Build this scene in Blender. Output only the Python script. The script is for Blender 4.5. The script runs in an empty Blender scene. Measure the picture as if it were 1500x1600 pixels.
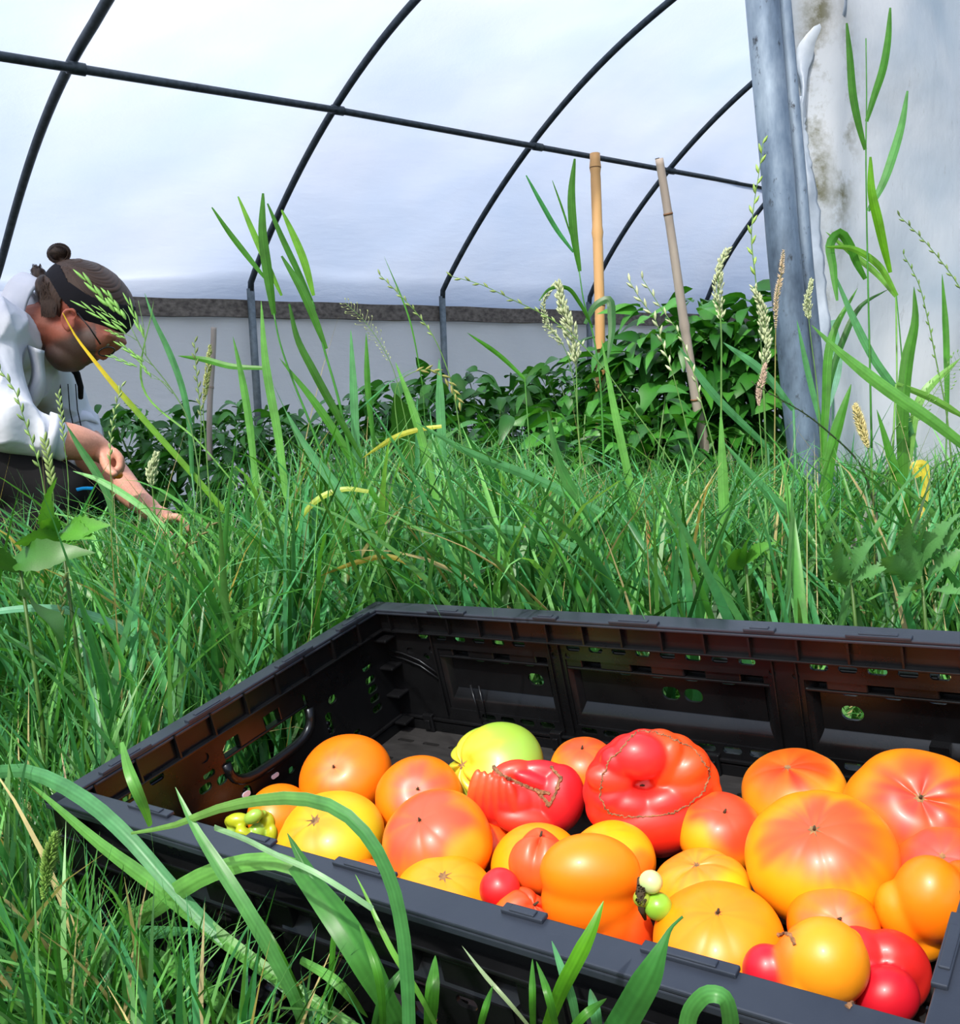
import bpy, bmesh, math, random
import numpy as np
from mathutils import Vector, Matrix

sc = bpy.context.scene
col = sc.collection
RND = random.Random(7)
NR = np.random.default_rng(11)

# ------------------------------------------------------------------ camera
FPX = 1500.0
roll, th_ = math.radians(3), math.atan(160 / 1500)
Uc = np.array([-math.sin(roll) * math.cos(th_), -math.cos(roll) * math.cos(th_), -math.sin(th_)])
Fc = np.array([0, 0, 1.0])
Yc = Fc - Uc * Fc.dot(Uc); Yc /= np.linalg.norm(Yc)
Xc = np.cross(Yc, Uc)
CM = np.stack([Xc, Yc, Uc])                      # camera axes (x right, y down, z forward) -> world
CAM = np.array([0, 0, 0.45])
cam = bpy.data.cameras.new('camera'); camo = bpy.data.objects.new('camera', cam); col.objects.link(camo)
cam.sensor_fit = 'HORIZONTAL'; cam.sensor_width = 36; cam.lens = 36 * FPX / 1500; cam.clip_start = 0.02
cx_, cy_, cz_ = CM @ np.array([1, 0, 0]), CM @ np.array([0, -1, 0]), CM @ np.array([0, 0, -1])
camo.matrix_world = Matrix(((cx_[0], cy_[0], cz_[0], CAM[0]), (cx_[1], cy_[1], cz_[1], CAM[1]), (cx_[2], cy_[2], cz_[2], CAM[2]), (0, 0, 0, 1)))
sc.camera = camo
cam.dof.use_dof = False

# ------------------------------------------------------------------ sky, sun, exposure
w = bpy.data.worlds.new('sky'); sc.world = w; w.use_nodes = True
nt = w.node_tree; nt.nodes.clear()
sky = nt.nodes.new('ShaderNodeTexSky'); sky.sky_type = 'NISHITA'; sky.sun_disc = False
SUN_EL, SUN_AZ = math.radians(52), math.radians(205)   # azimuth from +Y towards +X
sky.sun_elevation = SUN_EL; sky.sun_rotation = SUN_AZ; sky.dust_density = 4.0; sky.air_density = 1.0; sky.ozone_density = 1.0
bg = nt.nodes.new('ShaderNodeBackground'); bg.inputs[1].default_value = 0.23
wo = nt.nodes.new('ShaderNodeOutputWorld')
nt.links.new(sky.outputs[0], bg.inputs[0]); nt.links.new(bg.outputs[0], wo.inputs[0])
sl = bpy.data.lights.new('sun', 'SUN'); sl.energy = 3.7; sl.angle = math.radians(1.2); sl.color = (1, 0.96, 0.90)
so = bpy.data.objects.new('sun', sl); col.objects.link(so)
sdir = Vector((math.sin(SUN_AZ) * math.cos(SUN_EL), math.cos(SUN_AZ) * math.cos(SUN_EL), math.sin(SUN_EL)))
so.location = sdir * 10
so.rotation_euler = (-sdir).to_track_quat('-Z', 'Y').to_euler()
sc.view_settings.view_transform = 'Standard'; sc.view_settings.look = 'None'
sc.view_settings.gamma = 1; sc.view_settings.use_curve_mapping = False
sc.view_settings.exposure = 0.0
sc.cycles.max_bounces = 8; sc.cycles.diffuse_bounces = 3; sc.cycles.transparent_max_bounces = 8; sc.cycles.transmission_bounces = 4
sc.cycles.caustics_reflective = False; sc.cycles.caustics_refractive = False
sc.cycles.use_denoising = True

# ------------------------------------------------------------------ helpers
def ray(px, py):
    return CM @ np.array([(px - 750) / FPX, (py - 800) / FPX, 1.0])
def at(px, py, d):
    """world point seen at pixel (px,py), d metres along the optical axis"""
    return CAM + ray(px, py) * d
def pix(P):
    v = (np.asarray(P) - CAM) @ CM
    return v[..., 0] / v[..., 2] * FPX + 750, v[..., 1] / v[..., 2] * FPX + 800, v[..., 2]
def tag(o, label=None, cat=None, group=None, kind=None):
    if label: o['label'] = label
    if cat: o['category'] = cat
    if group: o['group'] = group
    if kind: o['kind'] = kind
    return o
def empty(name, loc=(0, 0, 0), mat=None):
    o = bpy.data.objects.new(name, None); col.objects.link(o); o.empty_display_size = 0.05
    o.matrix_world = Matrix.Translation(Vector(loc)) if mat is None else mat
    return o
def adopt(o, root):
    """parent o (built in world coordinates) under root"""
    o.parent = root
    o.matrix_parent_inverse = root.matrix_world.inverted() if root.parent is None else Matrix.Identity(4)
    return o
class MB:
    def __init__(s): s.v = []; s.f = []; s.c = []
    def add(s, v, f, c=None):
        n = len(s.v); s.v += [tuple(map(float, p)) for p in v]; s.f += [tuple(i + n for i in q) for q in f]
        if c is not None:
            if len(np.shape(c)) == 1: s.c += [tuple(c[:3]) + (1,)] * len(v)
            else: s.c += [tuple(k[:3]) + (1,) for k in c]
        else: s.c += [(1, 1, 1, 1)] * len(v)
        return s
    def box(s, lo, hi, c=None):
        x0, y0, z0 = lo; x1, y1, z1 = hi
        v = [(x0, y0, z0), (x1, y0, z0), (x1, y1, z0), (x0, y1, z0), (x0, y0, z1), (x1, y0, z1), (x1, y1, z1), (x0, y1, z1)]
        return s.add(v, [(0, 3, 2, 1), (4, 5, 6, 7), (0, 1, 5, 4), (1, 2, 6, 5), (2, 3, 7, 6), (3, 0, 4, 7)], c)
    def tube(s, pts, rad, n=8, c=None, cap=True):
        pts = [np.asarray(p, float) for p in pts]; m = len(pts)
        rad = rad if hasattr(rad, '__len__') else [rad] * m
        vs = []; cs = []
        prev = None
        for i, p in enumerate(pts):
            t = pts[min(i + 1, m - 1)] - pts[max(i - 1, 0)]; t = t / (np.linalg.norm(t) + 1e-12)
            if prev is None:
                a = np.cross(t, [0, 0, 1.0]) if abs(t[2]) < .9 else np.cross(t, [1.0, 0, 0])
            else: a = prev - t * prev.dot(t)
            a = a / (np.linalg.norm(a) + 1e-12); prev = a; b = np.cross(t, a)
            for k in range(n):
                g = 2 * math.pi * k / n
                vs.append(p + rad[i] * (math.cos(g) * a + math.sin(g) * b))
                if c is not None and len(np.shape(c)) > 1: cs.append(c[i])
        fs = [(i * n + k, i * n + (k + 1) % n, (i + 1) * n + (k + 1) % n, (i + 1) * n + k) for i in range(m - 1) for k in range(n)]
        if cap: fs += [tuple(range(n - 1, -1, -1)), tuple(range((m - 1) * n, m * n))]
        return s.add(vs, fs, cs if cs else c)
    def build(s, name, mat, parent=None, smooth=True, world=True):
        me = bpy.data.meshes.new(name); me.from_pydata(s.v, [], s.f)
        at_ = me.color_attributes.new('Col', 'FLOAT_COLOR', 'POINT')
        at_.data.foreach_set('color', np.array(s.c, dtype=np.float32).ravel())
        me.materials.append(mat)
        if smooth: me.polygons.foreach_set('use_smooth', [True] * len(me.polygons))
        me.update()
        o = bpy.data.objects.new(name, me); col.objects.link(o)
        if parent is not None:
            if world: adopt(o, parent)
            else: o.parent = parent
        return o
def build_np(name, V, F, Cc, mat, parent=None, smooth=True):
    """fast mesh from arrays; F quads (m,4)"""
    me = bpy.data.meshes.new(name)
    V = np.asarray(V, np.float32); F = np.asarray(F, np.int32)
    me.vertices.add(len(V)); me.vertices.foreach_set('co', V.ravel())
    k = F.shape[1]
    me.loops.add(F.size); me.loops.foreach_set('vertex_index', F.ravel())
    me.polygons.add(len(F)); me.polygons.foreach_set('loop_start', np.arange(0, F.size, k, dtype=np.int32))
    me.polygons.foreach_set('loop_total', np.full(len(F), k, np.int32))
    if smooth: me.polygons.foreach_set('use_smooth', np.ones(len(F), bool))
    me.update(calc_edges=True)
    a = me.color_attributes.new('Col', 'FLOAT_COLOR', 'POINT')
    C4 = np.ones((len(V), 4), np.float32); C4[:, :3] = Cc; a.data.foreach_set('color', C4.ravel())
    me.materials.append(mat)
    o = bpy.data.objects.new(name, me); col.objects.link(o)
    if parent is not None: adopt(o, parent)
    return o
def lin(r, g, b):
    f = lambda x: ((x / 255 + .055) / 1.055) ** 2.4 if x / 255 > .04045 else x / 255 / 12.92
    return (f(r), f(g), f(b))
def shade_auto(o, ang=35):
    me = o.data
    me.polygons.foreach_set('use_smooth', [True] * len(me.polygons))
    try: me.set_sharp_from_angle(angle=math.radians(ang))
    except Exception: pass
    return o
def bevel(o, wd=.002, seg=2):
    m = o.modifiers.new('bevel', 'BEVEL'); m.width = wd; m.segments = seg; m.limit_method = 'ANGLE'; m.angle_limit = math.radians(40)
    return o

class NT:
    def __init__(s, name):
        s.m = bpy.data.materials.new(name); s.m.use_nodes = True; s.t = s.m.node_tree; s.t.nodes.clear()
        s.out = s.n('ShaderNodeOutputMaterial')
    def n(s, typ, **k):
        x = s.t.nodes.new(typ)
        for a, b in k.items():
            if a.startswith('i_'):
                key = a[2:]; x.inputs[int(key) if key.isdigit() else key.replace('_', ' ')].default_value = b
            else: setattr(x, a, b)
        return x
    def l(s, a, b): s.t.links.new(a, b)
    def noise(s, scale, detail=4, rough=.5, coord='Object', vec=None):
        tc = s.n('ShaderNodeTexCoord'); no = s.n('ShaderNodeTexNoise'); no.inputs['Scale'].default_value = scale
        no.inputs['Detail'].default_value = detail; no.inputs['Roughness'].default_value = rough
        if vec:
            mp = s.n('ShaderNodeMapping'); mp.inputs['Scale'].default_value = vec; s.l(tc.outputs[coord], mp.inputs[0]); s.l(mp.outputs[0], no.inputs[0])
        else: s.l(tc.outputs[coord], no.inputs[0])
        return no
    def ramp(s, src, stops):
        r = s.n('ShaderNodeValToRGB'); e = r.color_ramp.elements
        while len(e) < len(stops): e.new(.5)
        for i, (p, c) in enumerate(stops): e[i].position = p; e[i].color = tuple(c) + (1,) if len(c) == 3 else c
        s.l(src, r.inputs[0]); return r
    def mix(s, fac, a, b, mode='MIX'):
        m = s.n('ShaderNodeMix'); m.data_type = 'RGBA'; m.blend_type = mode
        for k, x in ((0, fac), (6, a), (7, b)):
            if hasattr(x, 'is_linked') or hasattr(x, 'links'): s.l(x, m.inputs[k])
            else: m.inputs[k].default_value = x if k == 0 else (tuple(x) + (1,) if len(x) == 3 else x)
        return m.outputs[2]
    def bump(s, h, strength=.3, dist=.01):
        b = s.n('ShaderNodeBump'); b.inputs['Strength'].default_value = strength; b.inputs['Distance'].default_value = dist
        s.l(h, b.inputs['Height']); return b.outputs[0]
def simple(name, c, rough=.5, metal=0, nscale=20, namt=.25, bump=.2, bdist=.002, spec=.5, c2=None, vec=None):
    t = NT(name); no = t.noise(nscale, 5, .6, vec=vec)
    c2 = c2 or tuple(x * (1 - namt) for x in c)
    r = t.ramp(no.outputs[0], [(.3, c2), (.7, c)])
    p = t.n('ShaderNodeBsdfPrincipled'); t.l(r.outputs[0], p.inputs['Base Color'])
    p.inputs['Roughness'].default_value = rough; p.inputs['Metallic'].default_value = metal; p.inputs['Specular IOR Level'].default_value = spec
    if bump: t.l(t.bump(no.outputs[0], bump, bdist), p.inputs['Normal'])
    t.l(p.outputs[0], t.out.inputs[0]); return t.m
def plant_mat(name, rough=.42, transl=.3, nscale=60, streak=(1, 1, 1), gain=1.0, spec=.4):
    t = NT(name); a = t.n('ShaderNodeVertexColor', layer_name='Col')
    no = t.noise(nscale, 3, .6, vec=streak)
    r = t.ramp(no.outputs[0], [(.25, (.72 * gain,) * 3), (.75, (1.18 * gain,) * 3)])
    c = t.mix(1.0, a.outputs[0], r.outputs[0], 'MULTIPLY')
    p = t.n('ShaderNodeBsdfPrincipled'); t.l(c, p.inputs['Base Color']); p.inputs['Roughness'].default_value = rough
    p.inputs['Specular IOR Level'].default_value = spec
    tr = t.n('ShaderNodeBsdfTranslucent')
    c2 = t.mix(1.0, c, (1.5, 1.35, .55), 'MULTIPLY'); t.l(c2, tr.inputs[0])
    mx = t.n('ShaderNodeMixShader'); mx.inputs[0].default_value = transl
    t.l(p.outputs[0], mx.inputs[1]); t.l(tr.outputs[0], mx.inputs[2]); t.l(mx.outputs[0], t.out.inputs[0])
    return t.m

M = {}
M['grass'] = plant_mat('grass', .38, .32)
M['leaf'] = plant_mat('leaf', .40, .22, 90)
M['seed'] = plant_mat('seed_head', .6, .10, 200)
M['bamboo'] = simple('bamboo', lin(214, 172, 116), .5, c2=lin(178, 126, 70), nscale=9, vec=(1, 1, .15), bump=.15)
M['greycane'] = simple('grey_cane', lin(178, 168, 158), .7, c2=lin(132, 120, 112), nscale=14, vec=(1, 1, .12), bump=.3)
M['hoop'] = simple('hoop_steel', lin(72, 84, 92), .5, metal=.3, nscale=30, c2=lin(40, 50, 58))
M['post'] = None
M['board'] = simple('weathered_board', lin(136, 128, 120), .85, nscale=14, c2=lin(72, 66, 62), vec=(.35, 3, 3), bump=.5, bdist=.004)
M['soil'] = simple('soil', lin(70, 62, 40), .95, nscale=25, c2=lin(34, 36, 18), bump=.6, bdist=.01)

# ------------------------------------------------------------------ crate frame
CR = np.array([[0.8038021680008602, 0.5604286560252054, -0.19955399325150797], [-0.01757830354714157, -0.31292161613982183, -0.9496162727096664], [-0.5946369295303189, 0.7668114394402168, -0.24167568843520604]])
ct = np.array([-0.31394853017455604, 0.20661190082277153, 0.6896950279950813])
CW = CM @ CR; CT = CM @ ct + CAM                 # crate local -> world
LX, LY, LZ = .60, .371, .150
crate_mat = Matrix([list(CW[i]) + [CT[i]] for i in range(3)] + [[0, 0, 0, 1]])
def c2w(p): return CW @ np.asarray(p, float) + CT
def w2c(P): return (np.asarray(P, float) - CT) @ CW

# ------------------------------------------------------------------ ground
def gz(x, y):
    """ground height: nearly level, risen under the tilted crate"""
    x = np.asarray(x, float); y = np.asarray(y, float)
    nx, ny, nz = CW[:, 2]
    b = c2w((LX / 2, LY / 2, -LZ - .004))
    pl = b[2] - (nx * (x - b[0]) + ny * (y - b[1])) / nz
    lx = (x - CT[0]) * CW[0, 0] + (y - CT[1]) * CW[1, 0]; ly = (x - CT[0]) * CW[0, 1] + (y - CT[1]) * CW[1, 1]
    dx = np.maximum(np.maximum(-lx, lx - LX), 0); dy = np.maximum(np.maximum(-ly, ly - LY), 0)
    k = np.exp(-((np.hypot(dx, dy)) / .35) ** 2)
    base = .012 * np.sin(3.1 * x + 1) * np.sin(2.7 * y) + .008 * np.sin(9 * x) * np.cos(7 * y + 2)
    return k * pl + (1 - k) * base
def in_crate(x, y, m=.0):
    lx = (x - CT[0]) * CW[0, 0] + (y - CT[1]) * CW[1, 0]; ly = (x - CT[0]) * CW[0, 1] + (y - CT[1]) * CW[1, 1]
    return (lx > -m) & (lx < LX + m) & (ly > -m) & (ly < LY + m)
gx = np.concatenate([np.linspace(-7, -1.6, 20), np.linspace(-1.5, 1.6, 80), np.linspace(1.8, 12, 24)])
gy = np.concatenate([np.linspace(-1.2, 0, 10), np.linspace(.05, 2.5, 70), np.linspace(2.7, 14, 30)])
X, Y = np.meshgrid(gx, gy, indexing='ij'); Z = gz(X, Y)
V = np.stack([X.ravel(), Y.ravel(), Z.ravel()], 1); ny_ = len(gy)
F = [(i * ny_ + j, (i + 1) * ny_ + j, (i + 1) * ny_ + j + 1, i * ny_ + j + 1) for i in range(len(gx) - 1) for j in range(ny_ - 1)]
g = build_np('ground', V, F, (1, 1, 1), M['soil']); tag(g, 'bare soil ground under the long grass', None, None, 'structure')

# ------------------------------------------------------------------ polytunnel
ud = ray(2650, 540); ud[2] = 0; ud /= np.linalg.norm(ud)
nd = np.array([ud[1], -ud[0], 0])                # inwards, towards the camera
S_ = 1.3
P2 = at(392, 440, 5.2274)
def hoop_plane(k, px, py):
    P = P2 + k * S_ * ud; r = ray(px, py); t = (P - CAM).dot(ud) / r.dot(ud); Q = CAM + t * r - P
    return Q.dot(nd), Q[2] + P[2]
HP = {-1: [(-14, 452), (0, 422), (20, 330), (60, 215), (115, 100), (150, 40), (165, 0)],
      0: [(392, 442), (410, 395), (437, 330), (475, 250), (515, 180), (545, 137), (590, 75), (645, 2)],
      1: [(691, 457), (702, 433), (732, 373), (775, 304), (833, 227), (897, 144), (967, 69), (1052, 0)],
      2: [(915, 462), (960, 390), (1000, 324), (1042, 264), (1100, 205), (1180, 140)],
      3: [(1095, 452), (1150, 382), (1197, 322)]}
def hoop_profile(k):
    pts = [hoop_plane(k, *p) for p in HP[k]]
    h0 = pts[0][1]
    a = np.array([max(p[0], 0) for p in pts]); h = np.array([p[1] for p in pts])
    A = np.stack([np.sqrt(a + .03), a, a ** 2], 1); co = np.linalg.lstsq(A, h - 1.19, rcond=None)[0]
    h_ = lambda s: 1.19 + co[0] * math.sqrt(s + .03) + co[1] * s + co[2] * s * s
    s0 = 1.7; sl0 = max((h_(s0) - h_(s0 - .05)) / .05, .17)
    return lambda s: h_(s) if s < s0 else h_(s0) + sl0 * (s - s0) * (1 - (s - s0) / 2.4)
prof = {k: hoop_profile(k) for k in (-1, 0, 1)}
def bump_(A): return lambda s: prof[1](s) + A * s / (s + .35) * 1.0
prof[2] = bump_(.17)
prof[3] = bump_(.30)
prof[4] = bump_(.36)
prof[-2] = lambda s: prof[-1](s) - .04
def prof_at(kf, s):
    kf = min(max(kf, -2), 4); k0 = min(int(math.floor(kf)), 3); t = kf - k0
    return prof[k0](s) * (1 - t) + prof[k0 + 1](s) * t
def wpt(kf, s, h): return P2 * np.array([1, 1, 0]) + kf * S_ * ud + nd * s + np.array([0, 0, h])
SMAX = 3.5
for k in range(-2, 5):
    b = MB()
    arc = [wpt(k, s, prof[k](s)) for s in np.linspace(0, SMAX, 56)]
    b.tube([wpt(k, -.012, 1.135)] + arc, .017, 10)
    root = empty('tunnel_hoop', wpt(k, -.03, 0))
    b.build('hoop_tube', M['hoop'], root)
    b = MB(); b.tube([wpt(k, -.045, -.02), wpt(k, -.028, .7), wpt(k, -.012, 1.17)], .021, 10)
    b.build('hoop_leg', simple('galvanised_leg', lin(128, 140, 146), .55, metal=.3, nscale=30, c2=lin(92, 104, 110)) if k == -2 else bpy.data.materials['galvanised_leg'], root)
    lab = {-2: 'dark steel tunnel hoop just outside the left edge, behind the man', -1: 'leftmost dark steel hoop, rising behind the man with the hair bun',
           0: 'dark curved hoop whose grey leg stands right of the man, second from the left', 1: 'dark curved hoop with its grey leg in the middle of the far wall',
           2: 'dark curved hoop passing behind the tall yellow bamboo stake', 3: 'dark curved hoop meeting the galvanised doorway post near the tall pepper bush',
           4: 'last dark hoop of the far wall, hidden beyond the doorway post'}[k]
    tag(root, lab, 'hoop', 'curved hoops of the polytunnel')
# purlin through the measured crossings
cross = {-1: (118, 101), 0: (527, 168), 1: (840, 226), 2: (1048, 264), 3: (1195, 290)}
pp = []
for k, c in cross.items():
    a, h = hoop_plane(k, *c); pp.append(wpt(k, a, h - .012))
pp = pp[:-1] + [pp[-2] * 2 - pp[-3]]
pp = [pp[0] * 2 - pp[1]] + pp + [pp[-1] * 2 - pp[-2]]
b = MB(); b.tube(pp, .0155, 10); pr = empty('purlin_pipe', pp[0]); b.build('pipe', M['hoop'], pr)
for q in pp[1:-1]:
    b = MB(); b.tube([q - ud * .03, q + ud * .03], .021, 12); b.build('pipe_clamp', M['hoop'], pr)
tag(pr, 'long dark steel pipe running across the hoops under the roof film', 'pipe')
# board rail
ra = [wpt(k, .0, 0) for k in (-2, 4.5)]
def wall_h(px, py, s=.0):
    P = wpt(0, s, 0); r = ray(px, py); t = (P - CAM).dot(nd) / r.dot(nd); Q = CAM + t * r
    return (Q - P).dot(ud) / S_, Q[2]
k1, h1 = wall_h(210, 462); k2, h2 = wall_h(1000, 487)
hf = lambda k: h1 + (h2 - h1) * (k - k1) / (k2 - k1)
brd = empty('side_rail', wpt(-2.2, -.06, 0))
for (ka, kb) in ((-2.2, .995), (1.005, 4.6)):
    b = MB(); n = 24; vs = []; 
    for i in range(n + 1):
        k = ka + (kb - ka) * i / n; h = hf(k) + .003 * math.sin(i * 1.7)
        for (dn, dz) in ((-.035, 0), (-.072, 0), (-.072, -.092), (-.035, -.092 + .002 * math.sin(i * 2.3))): vs.append(wpt(k, dn, h + dz))
    fs = [(i * 4 + j, i * 4 + (j + 1) % 4, i * 4 + 4 + (j + 1) % 4, i * 4 + 4 + j) for i in range(n) for j in range(4)] + [(0, 1, 2, 3), (n * 4 + 3, n * 4 + 2, n * 4 + 1, n * 4)]
    b.add(vs, fs); b.build('board', M['board'], brd, smooth=False)
tag(brd, 'weathered grey wooden rail along the far wall behind the hoop legs', 'rail')

def film_mat(name, ca, cb, dirt, transl=.55, dark=None, bumpk=.5):
    t = NT(name); n1 = t.noise(1.1, 3, .5); n2 = t.noise(22, 6, .7); n3 = t.noise(3.2, 8, .65, vec=(1, 1, 3.5))
    c = t.ramp(n1.outputs[0], [(.3, ca), (.7, cb)]).outputs[0]
    d = t.ramp(n2.outputs[0], [(.66, (0, 0, 0)), (.78, (1, 1, 1))]).outputs[0]
    g_ = t.n('ShaderNodeMath', operation='MULTIPLY'); t.l(d, g_.inputs[0]); g_.inputs[1].default_value = dirt
    c = t.mix(g_.outputs[0], c, dark or (.35, .36, .33))
    p = t.n('ShaderNodeBsdfPrincipled'); t.l(c, p.inputs['Base Color']); p.inputs['Roughness'].default_value = .42; p.inputs['Specular IOR Level'].default_value = .35
    nrm = t.bump(n3.outputs[0], bumpk, .012); t.l(nrm, p.inputs['Normal'])
    tr = t.n('ShaderNodeBsdfTranslucent'); t.l(c, tr.inputs[0]); t.l(nrm, tr.inputs[1])
    mx = t.n('ShaderNodeMixShader'); mx.inputs[0].default_value = transl; t.l(p.outputs[0], mx.inputs[1]); t.l(tr.outputs[0], mx.inputs[2])
    t.l(mx.outputs[0], t.out.inputs[0]); return t.m
M['film'] = film_mat('roof_film', (.60, .73, .93), (.74, .82, .95), .10, .65)
M['wallfilm'] = film_mat('wall_film', (.84, .86, .85), (.91, .91, .90), .22, .38, (.42, .42, .38), .8)
def loft(name, rows, mat, thick=.0015):
    r = len(rows); m = len(rows[0]); V = np.array(rows).reshape(-1, 3)
    F = [(i * m + j, (i + 1) * m + j, (i + 1) * m + j + 1, i * m + j + 1) for i in range(r - 1) for j in range(m - 1)]
    o = build_np(name, V, F, (1, 1, 1), mat)
    if thick: sm = o.modifiers.new('thick', 'SOLIDIFY'); sm.thickness = thick
    return o
rows = []
for kf in np.linspace(-2.2, 4.6, 110):
    row = []
    for s in np.concatenate([[-.03], np.linspace(0, SMAX, 62)]):
        h = prof_at(kf, max(s, 0)) + .022 if s >= 0 else hf(kf) - .02
        sag = -.022 * math.sin(math.pi * (kf % 1)) ** 2 * (1 if s > .05 else 0)
        wr = .0045 * math.sin(17 * s + 9 * kf + 2 * math.sin(5 * kf)) * math.sin(11 * kf + 3 * s) + .003 * math.sin(41 * kf + 3 * math.sin(7 * s)) * math.exp(-((s - 1.25) / .15) ** 2)
        row.append(wpt(kf, s - .03, h + sag + wr) if s >= 0 else wpt(kf, -.076, h))
    rows.append(row)
tag(loft('ceiling', rows, M['film'], 0), 'translucent white roof film stretched over the hoops', None, None, 'structure')
rows = [[wpt(kf, -.078 - .006 * math.sin(9 * kf + h * 4) - .008 * math.sin(23 * kf) * h, h * (hf(kf) - .05)) for h in np.linspace(-.02, 1, 20)] for kf in np.linspace(-2.2, 4.6, 130)]
tag(loft('wall_far', rows, M['wallfilm'], 0), 'grimy white plastic side wall below the wooden rail', None, None, 'structure')
# ------------------------------------------------------------------ doorway post
def galv(name):
    t = NT(name); n1 = t.noise(6, 6, .7, vec=(1, 1, .35)); n2 = t.noise(55, 4, .7, vec=(1, 1, .5)); n3 = t.noise(2.2, 3, .5)
    c = t.ramp(n1.outputs[0], [(.32, lin(50, 64, 82)), (.5, lin(112, 132, 154)), (.68, lin(162, 180, 198))]).outputs[0]
    d = t.ramp(n2.outputs[0], [(.6, (0, 0, 0)), (.7, (1, 1, 1))]).outputs[0]
    c = t.mix(d, c, lin(62, 70, 80))
    p = t.n('ShaderNodeBsdfPrincipled'); t.l(c, p.inputs['Base Color']); p.inputs['Metallic'].default_value = .35
    r = t.ramp(n3.outputs[0], [(.3, (.38,) * 3), (.7, (.6,) * 3)]); t.l(r.outputs[0], p.inputs['Roughness'])
    t.l(t.bump(n2.outputs[0], .25, .002), p.inputs['Normal']); t.l(p.outputs[0], t.out.inputs[0]); return t.m
M['post'] = galv('galvanised_steel')
M['rubber'] = simple('dark_seal', lin(36, 40, 46), .6)
PD = 1.75
def pline(pts, d0, d1, n=24):
    ys = [p[1] for p in pts]; out = []
    for y in np.linspace(ys[0], ys[-1], n):
        x = np.interp(y, ys, [p[0] for p in pts]); d = d0 + (d1 - d0) * (y - ys[0]) / (ys[-1] - ys[0])
        out.append(at(x, y, d))
    return out
post = empty('doorway_post', at(1268, 900, PD) * np.array([1, 1, 0]))
cen = [(1177, -160), (1191, 0), (1202, 130), (1214, 260), (1225, 400), (1237, 520), (1249, 640), (1262, 760), (1275, 950)]
b = MB(); b.tube(pline(cen, PD - .1, PD + .02), .0285, 20); b.build('tube', M['post'], post)
cen2 = [(x + 33.5, y) for x, y in cen]
b = MB(); b.tube(pline(cen2, PD - .075, PD + .045), .0125, 10); b.build('film_channel', M['post'], post)
cen3 = [(x + 26, y) for x, y in cen]
b = MB(); b.tube(pline(cen3, PD - .07, PD + .05), .008, 8); b.build('dark_seal', M['rubber'], post)
tag(post, 'large galvanised steel post with a side channel, beside the milky end sheet', 'post')

# ------------------------------------------------------------------ end sheet (torn milky plastic) right of the post
def sheet_mat():
    t = NT('end_sheet'); n1 = t.noise(2.6, 3, .55); n2 = t.noise(70, 5, .75, vec=(1, 1, .3)); n3 = t.noise(4.5, 5, .6, vec=(1.4, 1.4, .8)); n4 = t.noise(9, 6, .7)
    c = t.ramp(n1.outputs[0], [(.3, lin(168, 186, 202)), (.5, lin(206, 214, 222)), (.7, lin(222, 226, 230))]).outputs[0]
    a = t.n('ShaderNodeVertexColor', layer_name='Col')
    sp = t.n('ShaderNodeSeparateColor'); t.l(a.outputs[0], sp.inputs[0])
    # red channel = algae amount along the torn edge
    mm = t.n('ShaderNodeMath', operation='MULTIPLY'); t.l(sp.outputs[0], mm.inputs[0])
    g_ = t.ramp(n4.outputs[0], [(.42, (0, 0, 0)), (.6, (1, 1, 1))]); t.l(g_.outputs[0], mm.inputs[1])
    c = t.mix(mm.outputs[0], c, lin(112, 112, 84))
    d = t.ramp(n2.outputs[0], [(.62, (0, 0, 0)), (.74, (.5, .5, .5))]).outputs[0]
    c = t.mix(d, c, lin(150, 156, 158))
    p = t.n('ShaderNodeBsdfPrincipled'); t.l(c, p.inputs['Base Color']); p.inputs['Roughness'].default_value = .5; p.inputs['Specular IOR Level'].default_value = .3
    nrm = t.bump(n3.outputs[0], .35, .02); t.l(nrm, p.inputs['Normal'])
    tr = t.n('ShaderNodeBsdfTranslucent'); t.l(c, tr.inputs[0])
    mx = t.n('ShaderNodeMixShader'); mx.inputs[0].default_value = .35; t.l(p.outputs[0], mx.inputs[1]); t.l(tr.outputs[0], mx.inputs[2])
    t.l(mx.outputs[0], t.out.inputs[0]); return t.m
M['sheet'] = sheet_mat()
M['sheet2'] = simple('torn_film', lin(188, 200, 212), .35, nscale=14, c2=lin(150, 164, 180), bump=.4, bdist=.006)
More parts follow.
